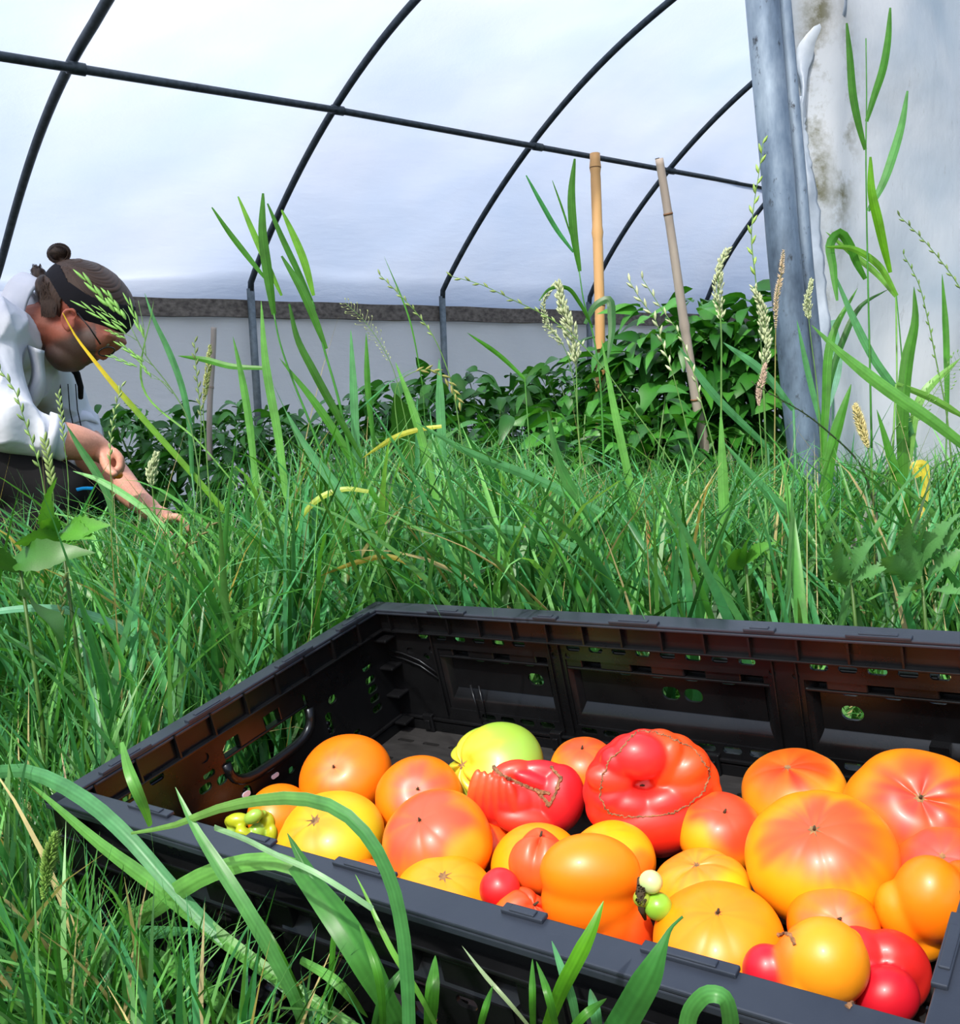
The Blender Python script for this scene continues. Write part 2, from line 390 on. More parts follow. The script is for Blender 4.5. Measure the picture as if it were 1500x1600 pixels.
# the sheet is a plane from the post away to the right, almost facing the doorway
E0 = at(1262, 500, PD + .07); E1 = at(1700, 470, PD + .38)
ev = (E1 - E0) * np.array([1, 1, 0]); ew = np.linalg.norm(ev); ev /= ew; en = np.cross(ev, [0, 0, 1.]); 
if en[1] > 0: en = -en
E0[2] = 0
rows = []; cc = []
nz_ = 70; nx_ = 70
edge_off = lambda h: .012 * math.sin(13 * h) + .018 * math.sin(5.3 * h + 1) 
for i in range(nx_ + 1):
    row = []
    for j in range(nz_ + 1):
        h = -.02 + 1.75 * j / nz_; lean = -.035 * (h - .5)      # follows the leaning post
        s = (lean + .0) * 1 + (ew + .1) * i / nx_ - .02
        bul = .012 * math.sin(5 * h + 3 * s * 4) + .008 * math.sin(17 * h + 9 * s) * math.exp(-s * 3) + .006 * math.sin(23 * s + 2 * math.sin(6 * h)) + .02 * math.exp(-((s - .05) / .05) ** 2) * (1 + .4 * math.sin(9 * h))
        z = h if j or True else h
        if j == 0: z = .12 + .012 * math.sin(25 * s) - .02 * math.sin(7 * s)
        if 0 < j: z = max(h, .12 + .012 * math.sin(25 * s) - .02 * math.sin(7 * s) + .0005 * j)
        P = E0 + ev * s + en * bul; P[2] = z; row.append(P)
        al = max(math.exp(-((s - .07 - .03 * math.sin(8 * h)) / .03) ** 2) * (.55 + .45 * math.sin(7 * h + 2)), math.exp(-((s - .02) / .03) ** 2) * (1 if h > .8 else .2)) + (.25 * math.exp(-((h - 1.02) / .06) ** 2) * math.exp(-s * 4))
        cc.append((min(al, 1), 0, 0))
    rows.append(row)
V = np.array(rows).reshape(-1, 3); m = nz_ + 1
F = [(i * m + j, (i + 1) * m + j, (i + 1) * m + j + 1, i * m + j + 1) for i in range(nx_) for j in range(nz_)]
es = build_np('wall_end', V, F, np.array(cc), M['sheet'])
tag(es, 'milky end sheet with green algae stains right of the post', None, None, 'structure')
# torn loose strip of film along the post
def strip(name, left, right, d, mat, parent=None, wave=.01, th=.001):
    ys = np.linspace(left[0][1], left[-1][1], 60); rows = []
    lx = np.interp(ys, [p[1] for p in left], [p[0] for p in left]); rx = np.interp(ys, [p[1] for p in right], [p[0] for p in right])
    r_ = random.Random(3)
    for y, a, b_ in zip(ys, lx, rx):
        a += r_.uniform(-1.6, 1.6); b_ += r_.uniform(-2, 2)
        rows.append([at(a + (b_ - a) * k / 8, y, d - wave * math.sin(math.pi * k / 8) * (1 + .5 * math.sin(y * .05))) for k in range(9)])
    return loft(name, rows, mat, th)
ts = empty('torn_film_strip', at(1262, 760, PD + .03) * np.array([1, 1, 0]))
o = strip('film_flap', [(1262, -60), (1256, 20), (1244, 70), (1242, 100), (1252, 140), (1247, 165), (1250, 240), (1254, 285), (1245, 325), (1243, 360), (1252, 400), (1256, 480), (1262, 560), (1272, 680), (1280, 760)],
          [(1330, -60), (1322, 25), (1284, 62), (1272, 90), (1260, 130), (1258, 165), (1262, 230), (1270, 270), (1281, 330), (1284, 380), (1292, 450), (1298, 520), (1300, 600), (1296, 690), (1290, 760)], PD + .022, M['sheet2'], wave=.009)
adopt(o, ts)
o = strip('film_fold', [(1249, 150), (1246, 165), (1252, 215), (1256, 260), (1250, 290), (1247, 330), (1246, 350), (1254, 380), (1262, 405)],
          [(1256, 150), (1257, 170), (1262, 220), (1268, 255), (1264, 288), (1262, 330), (1262, 350), (1264, 380), (1264, 405)], PD + .02, M['sheet2'], wave=.004)
adopt(o, ts)
o = strip('film_tab', [(1228, 190), (1227, 200), (1232, 212)], [(1250, 188), (1252, 200), (1252, 216)], PD - .012, M['sheet2'], wave=.003); adopt(o, ts)
tag(ts, 'torn milky film strip hanging loose along the right side of the galvanised post', 'plastic film')

# ------------------------------------------------------------------ canes
def cane(name, label, p0, p1, d0, d1, rad0, rad1, mat, nodes, group, top_c=None):
    a, b_ = at(*p0, d0), at(*p1, d1)
    n = 60; pts = []; rr = []
    L = np.linalg.norm(b_ - a)
    for i in range(n + 1):
        t = i / n; P = a + (b_ - a) * t + np.array([.004 * math.sin(5 * t + rad0 * 900), 0, 0]); pts.append(P)
        r = rad0 + (rad1 - rad0) * t
        for q in nodes: r *= 1 + .16 * math.exp(-((t - q) / .006) ** 2) - .05 * math.exp(-((t - q - .012) / .006) ** 2)
        rr.append(r)
    root = empty(name, b_); b = MB(); b.tube(pts, rr, 14); b.build('cane', mat, root)
    for q in nodes:
        P = a + (b_ - a) * q + np.array([.004 * math.sin(5 * q + rad0 * 900), 0, 0]); dd = (b_ - a) / L; r = (rad0 + (rad1 - rad0) * q) * 1.13
        b = MB(); b.tube([P - dd * .0022, P + dd * .0022], [r, r], 14); b.build('node_ring', M['node'], root)
    b = MB(); b.tube([a - (b_ - a) / L * .0012, a + (b_ - a) / L * .001], [rad0 * .55] * 2, 10); b.build('hollow_end', M['rubber'], root)
    tag(root, label, 'bamboo cane', group); return root
M['node'] = simple('cane_node', lin(126, 88, 58), .7)
def foot(px, py, d):
    """pixel row where the line at this px meets the ground, at depth d"""
    return py
cane('bamboo_cane', 'thick yellow bamboo cane standing upright among the peppers', (931, 240), (940, 850), 2.45, 2.5, .0132, .0128, M['bamboo'], (.035, .2, .385, .58, .8), 'bamboo canes among the peppers')
cane('bamboo_cane', 'grey weathered bamboo cane leaning left in front of the tall pepper bush', (1027, 248), (1120, 800), 2.05, 2.25, .0086, .0125, M['greycane'], (.145, .45, .66, .86), 'bamboo canes among the peppers')
cane('bamboo_cane', 'short pale cane poking out of the peppers right of the man', (332, 512), (328, 720), 2.9, 2.9, .0085, .0085, M['greycane'], (.45,), 'bamboo canes among the peppers')

# ------------------------------------------------------------------ crate
def crate_mat_(name='black_plastic', ca=(.0032, .0033, .0037), cb=(.006, .0063, .0072), spec=.38, ro=(.24, .36)):
    t = NT(name); n1 = t.noise(18, 5, .65); n2 = t.noise(160, 3, .7)
    c = t.ramp(n1.outputs[0], [(.3, ca), (.7, cb)]).outputs[0]
    d = t.ramp(n2.outputs[0], [(.66, (0, 0, 0)), (.8, (.35, .35, .35))]).outputs[0]
    c = t.mix(d, c, (.022, .022, .024))
    p = t.n('ShaderNodeBsdfPrincipled'); t.l(c, p.inputs['Base Color'])
    r = t.ramp(n1.outputs[0], [(.3, (ro[0],) * 3), (.7, (ro[1],) * 3)]); t.l(r.outputs[0], p.inputs['Roughness'])
    p.inputs['Specular IOR Level'].default_value = spec; p.inputs['Specular Tint'].default_value = (.8, .9, 1, 1)
    t.l(t.bump(n2.outputs[0], .12, .0006), p.inputs['Normal']); t.l(p.outputs[0], t.out.inputs[0]); return t.m
M['crate'] = crate_mat_()
M['rim'] = crate_mat_('rim_sky_sheen', (.019, .024, .036), (.028, .035, .050), .6, (.34, .48))  # bluish sky sheen of the rim painted into the plastic colour
M['cratefloor'] = simple('scuffed_black_plastic', (.022, .022, .023), .6, nscale=30, c2=(.007, .007, .0075), bump=.5, bdist=.002, vec=(1, 3, 1))
crate = empty('plastic_crate', mat=crate_mat)
tag(crate, 'black slotted plastic crate filled with tomatoes, standing tilted in the grass', 'crate')
crate['fit'] = 1
del crate['fit']
def slot(cx, cy, w_, h_, n=5):
    r = min(w_, h_) / 2 * .98; pts = []
    for (sx, sy, a0) in ((1, 1, 0), (-1, 1, 90), (-1, -1, 180), (1, -1, 270)):
        ox, oy = cx + sx * (w_ / 2 - r), cy + sy * (h_ / 2 - r)
        for k in range(n + 1):
            a = math.radians(a0 + 90 * k / n); pts.append((ox + r * math.cos(a), oy + r * math.sin(a)))
    return pts
def rectp(x0, x1, y0, y1): return [(x0, y0), (x1, y0), (x1, y1), (x0, y1)]
def plate(outline, holes, thick):
    """flat plate with real holes in local XY, returns verts, faces"""
    cu = bpy.data.curves.new('p', 'CURVE'); cu.dimensions = '2D'; cu.fill_mode = 'BOTH'; cu.extrude = thick / 2
    for pts in [outline] + holes:
        s = cu.splines.new('POLY'); s.points.add(len(pts) - 1); s.use_cyclic_u = True
        for i, p in enumerate(pts): s.points[i].co = (p[0], p[1], 0, 1)
    o = bpy.data.objects.new('p', cu); col.objects.link(o)
    dg = bpy.context.evaluated_depsgraph_get(); me = o.evaluated_get(dg).to_mesh()
    v = [tuple(x.co) for x in me.vertices]; f = [tuple(p.vertices) for p in me.polygons]
    o.evaluated_get(dg).to_mesh_clear(); bpy.data.objects.remove(o); bpy.data.curves.remove(cu)
    return v, f
class Wall:
    """a crate wall: s along the wall, z up, n inwards from the outer edge"""
    def __init__(s, o, d, nin, length): s.o = np.array(o, float); s.d = np.array(d, float); s.n = np.array(nin, float); s.L = length
    def P(s, a, z, n): return s.o + s.d * a + s.n * n + np.array([0, 0, z])
    def box(s, b, a0, a1, z0, z1, n0, n1):
        v = [s.P(a, z, n) for a in (a0, a1) for z in (z0, z1) for n in (n0, n1)]
        b.add(v, [(0, 1, 3, 2), (4, 6, 7, 5), (0, 4, 5, 1), (2, 3, 7, 6), (0, 2, 6, 4), (1, 5, 7, 3)])
    def plate(s, b, outline, holes, n, thick=.0026):
        v, f = plate(outline, holes, thick); b.add([s.P(x, y, n + z) for x, y, z in v], f)
def make_wall(W, recs, toprow, extra, rec_holes, name='side_wall', ribs=None, opening=None, lower=None):
    ZB = -LZ + .012
    b = MB(); NI = .0125; NO = .0035
    holes = [slot(a, -.0285, .0135, .0062) for a in toprow] + [slot(*e) for e in extra]
    for (a0, a1, z0, z1) in recs: holes.append(rectp(a0, a1, z0, z1))
    if opening: holes.append(opening)
    W.plate(b, rectp(.004, W.L - .004, ZB, -.002), holes, NI)
    root = b.build(name, M['crate'], crate, smooth=False, world=False)
    def sub(bb, nm, sm=False, bv=None):
        o = bb.build(nm, M['crate'], None, smooth=sm); o.parent = root
        if bv: bevel(o, bv, 2)
        return o
    for (a0, a1, z0, z1), hs in zip(recs, rec_holes):
        b = MB(); i0, i1, j0, j1 = a0 + .008, a1 - .008, z0 + .020, z1 - .006
        W.plate(b, rectp(i0, i1, j0, j1), [slot(*h) for h in hs], NO)
        # rounded sloping surround
        K = 7; rings = []
        for k in range(K + 1):
            t = k / K; e = 1 - (1 - math.sin(t * math.pi / 2)) ; q = 1 - math.cos(t * math.pi / 2)
            s_ = .5 * t + .5 * (t * t * (3 - 2 * t))
            x0, x1, y0, y1 = a0 + (i0 - a0) * s_, a1 + (i1 - a1) * s_, z0 + (j0 - z0) * t, z1 + (j1 - z1) * s_
            nn = NI + (NO - NI) * s_
            if True: nb = NI + (NO - NI) * (t ** 1.6)
            rings.append([W.P(x0, y0, nb), W.P(x1, y0, nb), W.P(x1, y1, nn), W.P(x0, y1, nn)])
        v = [p for r in rings for p in r]; f = [(k * 4 + j, k * 4 + (j + 1) % 4, k * 4 + 4 + (j + 1) % 4, k * 4 + 4 + j) for k in range(K) for j in range(4)]
        b.add(v, f); o = sub(b, 'recessed_panel'); shade_auto(o, 50)
    def piece(nm, boxes, bv):
        b = MB()
        for q in boxes: W.box(b, *q)
        return sub(b, nm, bv=bv)
    piece('inner_ledge', [(.012, W.L - .012, -.0245, -.0225, NI, .019)], .0006)
    for a in (ribs or np.arange(.03, W.L - .01, .0365)): piece('ledge_divider', [(a - .0008, a + .0008, -.0228, -.0028, NI, .0185)], 0)
    for q in ((.004, W.L - .004, -.027, -.0245, .002, NI), (.004, W.L - .004, -.050, -.0475, .0035, NI), (.004, W.L - .004, -.116, -.1135, .003, NI), (.004, W.L - .004, ZB, ZB + .004, .003, .018)): piece('outer_rib', [q], .0008)
    for a in np.arange(.02, W.L - .04, .0475): piece('outer_block', [(a, a + .030, -.0478, -.0300, .005, NI)], .0012)
    piece('hinge_ledge', [(.015, W.L - .015, -.1195, -.1165, NI, .0165)], .0008); piece('hinge_band', [(.015, W.L - .015, -.134, -.121, NI, .0155)], .0012)
    for a in np.arange(.05, W.L - .04, .075): piece('hinge_clip', [(a - .006, a + .006, -.133, -.113, NI, .0185), (a - .003, a + .003, -.128, -.118, .018, .0205)], .0012)
    for (a0, a1, z0, z1) in recs:
        for a in (a0 - .005, a1 + .004): piece('upright_rib', [(a, a + .0015, -.112, -.0255, .0025, .0165)], .0005)
    return root
WB = Wall((0, LY, 0), (1, 0, 0), (0, -1, 0), LX)
WF = Wall((0, 0, 0), (1, 0, 0), (0, 1, 0), LX)
WL = Wall((0, 0, 0), (0, 1, 0), (1, 0, 0), LY)
WR = Wall((LX, 0, 0), (0, 1, 0), (-1, 0, 0), LY)
recs = [(.080, .205, -.104, -.040), (.224, .405, -.104, -.040), (.432, .553, -.104, -.040)]
top = [.065, .0875, .110, .1325, .155, .1775] + [.2345 + .0222 * i for i in range(8)] + [.4445 + .0205 * i for i in range(5)]
rh = [[(.122, -.051, .0135, .0075), (.150, -.051, .0135, .0075), (.178, -.051, .0135, .0075), (.182, -.068, .017, .012)],
      [(.276, -.051, .0135, .0075), (.306, -.051, .0135, .0075), (.3366, -.051, .0135, .0075), (.368, -.051, .0135, .0075), (.316, -.068, .0165, .012), (.336, -.068, .0165, .012)],
      [(.462, -.051, .0135, .0075), (.492, -.051, .0135, .0075), (.522, -.051, .0135, .0075), (.462, -.069, .0165, .012)]]
low = [(a, -.109, .016, .006) for a in list(np.arange(.125, .2, .022)) + list(np.arange(.235, .40, .022)) + list(np.arange(.44, .55, .022))]
ext = low + [(.2275, -.0362, .0052, .0052), (.4085, -.0362, .0052, .0052), (.4265, -.0375, .0055, .0055), (.2135, -.0375, .0055, .0055), (.0725, -.042, .006, .007), (.064, -.05, .007, .007), (.045, -.045, .009, .006)]
wb = make_wall(WB, recs, top, [e for e in ext], rh)
# diagonal brace and prop of the back wall
b = MB()
for off in (0, .006):
    b = MB(); b.tube([WB.P(a, z - off, .0155) for a, z in ((.018, -.046), (.035, -.048), (.055, -.054), (.075, -.066))], .0011, 5)
    o = b.build('curved_brace', M['crate'], None); o.parent = wb
for q in (((.108, .010), (.118, .019)), ((.118, .010), (.124, .017))):
    b = MB(); b.tube([WB.P(q[0][0], -.078, q[0][1]), WB.P(q[1][0], -.108, q[1][1])], [.0012, .0012], 4); o = b.build('prop', M['crate'], None); o.parent = wb
b = MB(); WB.box(b, .515, .528, -.122, -.084, .004, .014)
o = b.build('latch', M['crate'], None, smooth=False); o.parent = wb
wf = make_wall(WF, recs, top, low, rh)
recl = []
opn = []
hx0, hx1, hz0, hz1 = .143, .243, -.080, -.034
for k in range(13):
    a = math.pi + math.pi * k / 12; opn.append(((hx0 + hx1) / 2 + .050 * math.copysign(abs(math.cos(a)) ** .55, math.cos(a)), -.050 + .026 * math.copysign(abs(math.sin(a)) ** .7, math.sin(a))))
opn += [(hx1, -.040), (hx1 - .006, hz1), (hx0 + .006, hz1), (hx0, -.040)]
exl = [(.125, -.036, .009, .008), (.125, -.051, .012, .006), (.118, -.060, .013, .007), (.135, -.062, .011, .008), (.155, -.092, .010, .024), (.13, -.084, .008, .007), (.205, -.094, .008, .006),
       (.262, -.078, .009, .022), (.27, -.034, .008, .008), (.28, -.043, .012, .006), (.272, -.058, .011, .008), (.062, -.082, .013, .007), (.065, -.094, .013, .006), (.25, -.112, .013, .006), (.215, -.117, .011, .007), (.183, -.118, .011, .008), (.29, -.104, .012, .006)]
exl += [(.325, z, .014, .007) for z in (-.040, -.050, -.064, -.074, -.084, -.095)] + [(.04, z, .010, .006) for z in (-.04, -.055, -.07)]
tl = [.155, .175, .195, .215, .235, .08, .055]
wl = make_wall(WL, [], [a for a in tl if not (.14 < a < .246)], exl, [], opening=opn)
wr = make_wall(WR, [], [a for a in tl if not (.14 < a < .246)], exl, [], opening=opn)
for W_, r_ in ((WL, wl), (WR, wr)):
    b = MB(); pts = [W_.P(x, z, .0125) for x, z in opn[1:12]]
    b.tube([W_.P(x, z - .002, .0125) for x, z in opn[:13]], .0048, 8)
    o = b.build('handle_lip', M['crate'], None); o.parent = r_
    for a in (.155, .262):
        for dz in (-.006, 0, .006):
            b = MB(); b.tube([W_.P(a, -.085 + dz, .006), W_.P(a, -.085 + dz, .011)], .0028, 8)
            o = b.build('hinge_pin', M['crate'], None); o.parent = r_
# rim
for W_, nm in ((WB, 0), (WF, 0), (WL, 1), (WR, 1)):
    b = MB()
    wd = .0195 if W_ in (WF, WB) else .017
    W_.box(b, 0, W_.L, -.0028, 0, 0, wd)
    W_.box(b, 0, W_.L, -.0075, -.0028, 0, .0022); W_.box(b, .01, W_.L - .01, -.0055, -.0028, wd - .002, wd)
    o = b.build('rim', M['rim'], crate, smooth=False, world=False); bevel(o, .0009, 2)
    q = W_.L
    for a in ((.105, .215, .300, .405, .49) if nm == 0 else (.06, .14, .24, .32)):
        wq = .012 if (a in (.215, .405)) else .022
        b = MB(); W_.box(b, a - wq, a + wq, -.0002, .0022, wd - .005, wd + .0012); W_.box(b, a - wq * .6, a + wq * .6, .0020, .0032, wd - .0045, wd)
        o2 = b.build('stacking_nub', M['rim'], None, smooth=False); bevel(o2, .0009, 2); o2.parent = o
for (x, y) in ((0, 0), (LX, 0), (0, LY), (LX, LY)):
    sx = 1 if x == 0 else -1; sy = 1 if y == 0 else -1
    b = MB()
    lo = (min(x, x + sx * .030), min(y, y + sy * .030)); hi = (max(x, x + sx * .030), max(y, y + sy * .030))
    b.box((min(x + sx * .0, x + sx * .012), min(y + sy * .002, y + sy * .024), -LZ + .012), (max(x + sx * .0, x + sx * .012) , max(y + sy * .002, y + sy * .024), -.003))
    b.box((min(x + sx * .002, x + sx * .030), min(y + sy * .002, y + sy * .010), -LZ + .012), (max(x + sx * .002, x + sx * .030), max(y + sy * .002, y + sy * .010), -.003))
    for z in (-.03, -.06, -.09, -.12): b.box((lo[0], lo[1], z - .0015), (hi[0], hi[1], z + .0015))
    o = b.build('corner_post', M['crate'], crate, smooth=False, world=False); bevel(o, .001, 2)
# base with a low grid
b = MB(); fz = -.133
holes = [slot(.035 + .032 * i, .035 + .033 * j, .020, .0045) for i in range(17) for j in range(10)]
v, f = plate(rectp(.013, LX - .013, .013, LY - .013), holes, .003); b.add([(x, y, z + fz) for x, y, z in v], f)
base = b.build('base', M['cratefloor'], crate, smooth=False, world=False)
b = MB()
for i in range(10): b.box((.02, .03 + .0345 * i - .001, -LZ), (LX - .02, .03 + .0345 * i + .001, fz - .0015))
for i in range(14): b.box((.03 + .0415 * i - .001, .02, -LZ), (.03 + .0415 * i + .001, LY - .02, fz - .0015))
o = b.build('base_grid', M['cratefloor'], None, smooth=False); o.parent = base
# moulded lettering on the outer wall band under the rim
def text(name, body, size, W_, a, z, n, parent, mat, ext=.0006, flip=True):
    cu = bpy.data.curves.new(name, 'FONT'); cu.body = body; cu.size = size; cu.extrude = ext; cu.space_character = 1.15; cu.resolution_u = 3
    o = bpy.data.objects.new(name, cu); col.objects.link(o); dg = bpy.context.evaluated_depsgraph_get(); me = bpy.data.meshes.new_from_object(o.evaluated_get(dg))
    bpy.data.objects.remove(o); me.transform(Matrix([list(np.append((W_.d if flip else -W_.d), 0)[[0]]) + [0, 0, 0]] * 0 or [[W_.d[0], 0, -W_.n[0], 0], [W_.d[1], 0, -W_.n[1], 0], [0, 1, 0, 0], [0, 0, 0, 1]]))
    me.transform(Matrix.Translation(Vector(W_.P(a, z, n)))); me.materials.clear(); me.materials.append(mat)
    o = bpy.data.objects.new(name, me); col.objects.link(o); o.parent = parent; return o
M['letter'] = simple('moulded_letters', (.03, .034, .03), .5, bump=0)
tag(text('moulded_lettering', 'CONTI C  SO', .0125, WF, .225, -.0190, .0108, wf, M['letter']), 'raised black capital letters under the rim')
tag(text('moulded_lettering', 'CONTI C  CO', .0125, WF, .055, -.0190, .0108, wf, M['letter']), 'raised black capital letters under the rim')

M['pale'] = simple('bright_slot_pale', lin(214, 208, 224), .5, bump=0)  # pale ovals added for the brightness seen through two wall slots
for (x, y, w_, h_) in ((385, 1241, .0085, .0050), (430, 1212, .0085, .0038)):
    D = ray(x, y) @ CW; P0 = w2c(CAM); t_ = (.0145 - P0[0]) / D[0]; q = P0 + D * t_
    b = MB(); o2_ = slot(q[1], q[2], w_, h_); v_, f_ = plate(o2_, [], .001); b.add([(.0145 + z, x_, y_) for x_, y_, z in v_], f_)
    o = b.build('bright_slot_oval', M['pale'], None, smooth=False); o.parent = wl; o['label'] = 'pale oval where a slot shows bright'
# ------------------------------------------------------------------ tomatoes
def tom_mat(name='tomato_skin', rough=.40):
    t = NT(name); a = t.n('ShaderNodeVertexColor', layer_name='Col')
    no = t.noise(14, 4, .6); n2 = t.noise(420, 2, .6)
    r = t.ramp(no.outputs[0], [(.3, (.98, .96, .9)), (.7, (1.02, 1.12, 1.05))])
    c = t.mix(1.0, a.outputs[0], r.outputs[0], 'MULTIPLY')
    p = t.n('ShaderNodeBsdfPrincipled'); t.l(c, p.inputs['Base Color']); p.inputs['Roughness'].default_value = rough
    p.inputs['Specular IOR Level'].default_value = .55; p.inputs['Coat Weight'].default_value = .05; p.inputs['Coat Roughness'].default_value = .12
    p.inputs['Subsurface Weight'].default_value = .12; p.inputs['Subsurface Radius'].default_value = (.012, .004, .0015); p.inputs['Subsurface Scale'].default_value = .5
    t.l(p.outputs[0], t.out.inputs[0]); return t.m
M['tom'] = tom_mat()
M['cork'] = simple('corky_scar', lin(166, 122, 82), .9, nscale=300, c2=lin(84, 56, 38), bump=.6, bdist=.001)
M['stemscar'] = simple('stem_scar', lin(170, 130, 84), .9, nscale=260, c2=lin(70, 52, 34), bump=.5, bdist=.001)
M['stemdark'] = simple('stem_dark', lin(70, 60, 40), .9)
OR = lin(255, 132, 10); YE = lin(255, 176, 16); YG = lin(226, 196, 30); RE = lin(226, 34, 28); PK = lin(244, 74, 58); DR = lin(196, 16, 34); GR = lin(164, 196, 66); RO = lin(244, 78, 16)
def nz3(P, seed, k=3.0):
    r = np.random.default_rng(seed); o = 0
    for i in range(6):
        d = r.normal(size=3) * k * (1 + .35 * i); o = o + np.sin(P @ d + r.uniform(0, 6.28)) / (1 + .5 * i)
    return o / 2.2
def mixc(a, b, w): w = np.clip(w, 0, 1)[..., None]; return np.asarray(a) * (1 - w) + np.asarray(b) * w
def sstep(a, b, x): t = np.clip((x - a) / (b - a), 0, 1); return t * t * (3 - 2 * t)
FLOOR = -.131
def place(px, py, rx, lift, flat):
    """depth at which a fruit of rx pixels, sitting lift metres above the crate base, shows its centre at px,py"""
    d = .7
    for _ in range(40):
        r = rx * d / FPX; zc = FLOOR + r * flat + lift
        P0 = w2c(CAM); D = ray(px, py) @ CW; d = (zc - P0[2]) / D[2]
    return at(px, py, d), rx * d / FPX, d
TOMS = []
def tomato(label, px, py, rx, ax=(0, -.6), sq=.86, flat=.90, n=0, rd=0., cav=.05, c0=OR, c1=PK, ext=.7, c2=None, c2w=0., lift=0., seed=1, scar='small', warp=.3, blot=(), cw=.35, stem=True, asym=0., lobe=0., grp='heirloom tomatoes in the crate', ring=None, NT_=72, NP_=120, spin=0., ribw=1., dz=0.):
    C, r, d = place(px, py, rx, lift, flat)
    C = C + CW[:, 2] * dz
    view = -(ray(px, py)); view /= np.linalg.norm(view)
    right = CM @ np.array([1, 0, 0.]); right -= view * right.dot(view); right /= np.linalg.norm(right)
    upv = np.cross(view, right); upv *= np.sign(upv[2])
    def sdir(x, y):
        z = math.sqrt(max(1 - x * x - y * y, 0)); return right * x - upv * y + view * z
    A = sdir(*ax); A /= np.linalg.norm(A)
    B = np.cross(A, [.3, .2, .9]); B /= np.linalg.norm(B); Cc = np.cross(A, B)
    if spin: B, Cc = B * math.cos(spin) + Cc * math.sin(spin), Cc * math.cos(spin) - B * math.sin(spin)
    rs = np.random.default_rng(seed); pa, pb = rs.uniform(0, 6.28, 2)
    def surf(T, Ph, off=0.):
        T = np.asarray(T, float); Ph = np.asarray(Ph, float)
        D = np.stack([np.sin(T) * np.cos(Ph), np.sin(T) * np.sin(Ph), np.cos(T)], -1)
        q = Ph + warp * np.sin(Ph + pa) + .5 * warp * np.sin(2 * Ph + pb)
        rad = 1 + .018 * nz3(D, seed, 1.6)
        if n:
            sn = np.sqrt(np.sin(n * q / 2) ** 2 + .05) - .12; v = np.clip(1 - sn, 0, 1) ** 1.5
            wt = .25 + .75 * np.exp(-(T / (1.0 * ribw)) ** 2)
            wt = wt * np.clip(T / (.25 if rd > .05 else .8), 0, 1) * (1 + .4 * np.sin(Ph * 2 + pb))
            rad = rad - rd * v * wt + rd * .25 * (1 - v) * wt
            rad = rad - rd * .35 * v * sstep(2.2, 2.9, T)
        rad = rad * (1 + asym * np.cos(Ph + pb))
        L = D * rad[..., None]
        if lobe: L[..., 2] = L[..., 2] + lobe * (np.clip(sn, 0, 1) ** .7 - .55) * np.exp(-((T - .55) / .30) ** 2)
        L[..., 2] = L[..., 2] * sq - cav * np.exp(-(T / .28) ** 2) * 1.0 - .03 * np.exp(-((math.pi - T) / .3) ** 2)
        L = L * r * (1 + off)
        W_ = L[..., 0:1] * B + L[..., 1:2] * Cc + L[..., 2:3] * A
        h = W_ @ CW[:, 2]
        W_ = W_ + CW[:, 2] * (h * (flat - 1))[..., None]
        return W_ + C, D
    T, Ph = np.meshgrid(np.linspace(0.004, math.pi - .004, NT_), np.linspace(0, 2 * math.pi, NP_, endpoint=False), indexing='ij')
    V, D = surf(T, Ph)
    # skin colour
    nn = nz3(D, seed + 50, 2.2); st = nz3(np.stack([np.cos(Ph), np.sin(Ph), .18 * T], -1), seed + 90, 4.5)
    cosT = np.cos(T)
    cm = mixc(np.broadcast_to(c0, D.shape), c1, .95 * sstep(ext + .05 - cw, ext + .05 + cw, cosT + .16 * nn + .14 * st))
    if c2 is not None: cm = mixc(cm, c2, c2w * sstep(-.1, .8, nn + .6 * st + .1))
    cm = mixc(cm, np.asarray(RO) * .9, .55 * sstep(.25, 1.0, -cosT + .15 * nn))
    for (bx, by, br, bc, bw) in blot:
        dd = sdir(bx, by); dd = dd / np.linalg.norm(dd); Wd = D[..., 0:1] * B + D[..., 1:2] * Cc + D[..., 2:3] * A
        ang = np.arccos(np.clip(Wd @ dd, -1, 1)); cm = mixc(cm, bc, bw * sstep(br * 1.25, br * .55, ang + .12 * nn))
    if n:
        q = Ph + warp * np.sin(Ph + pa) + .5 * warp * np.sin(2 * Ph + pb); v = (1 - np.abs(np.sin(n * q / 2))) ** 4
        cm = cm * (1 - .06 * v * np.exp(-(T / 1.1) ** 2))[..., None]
    rows_, cols_ = T.shape; idx = np.arange(rows_ * cols_).reshape(rows_, cols_)
    F = np.stack([idx[:-1], np.roll(idx, -1, 1)[:-1], np.roll(idx, -1, 1)[1:], idx[1:]], -1).reshape(-1, 4)
    root = empty('tomato', C)
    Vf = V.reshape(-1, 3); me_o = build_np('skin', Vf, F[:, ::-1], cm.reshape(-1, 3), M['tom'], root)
    # ends are closed by tiny rings
    if scar:
        b = MB(); k = 14; rr = {'small': .055, 'mid': .085, 'big': .12}[scar]
        vs = [surf(.002, 0., .004)[0]]; 
        for i in range(k):
            p = 2 * math.pi * i / k; vs.append(surf(rr * (1.25 if i % 2 else .55) * (1 + .3 * math.sin(i * 2.7 + seed)), p, .006)[0])
        b.add(vs, [(0, i + 1, (i + 1) % k + 1) for i in range(k)]); b.build('stem_scar', M['stemscar'], root)
    if stem:
        b = MB(); p0 = surf(.002, 0., 0)[0]; b.tube([p0 - A * .001, p0 + A * .0035 + right * .0008], [.0011, .0007], 6); b.build('stem_stub', M['stemdark'], root)
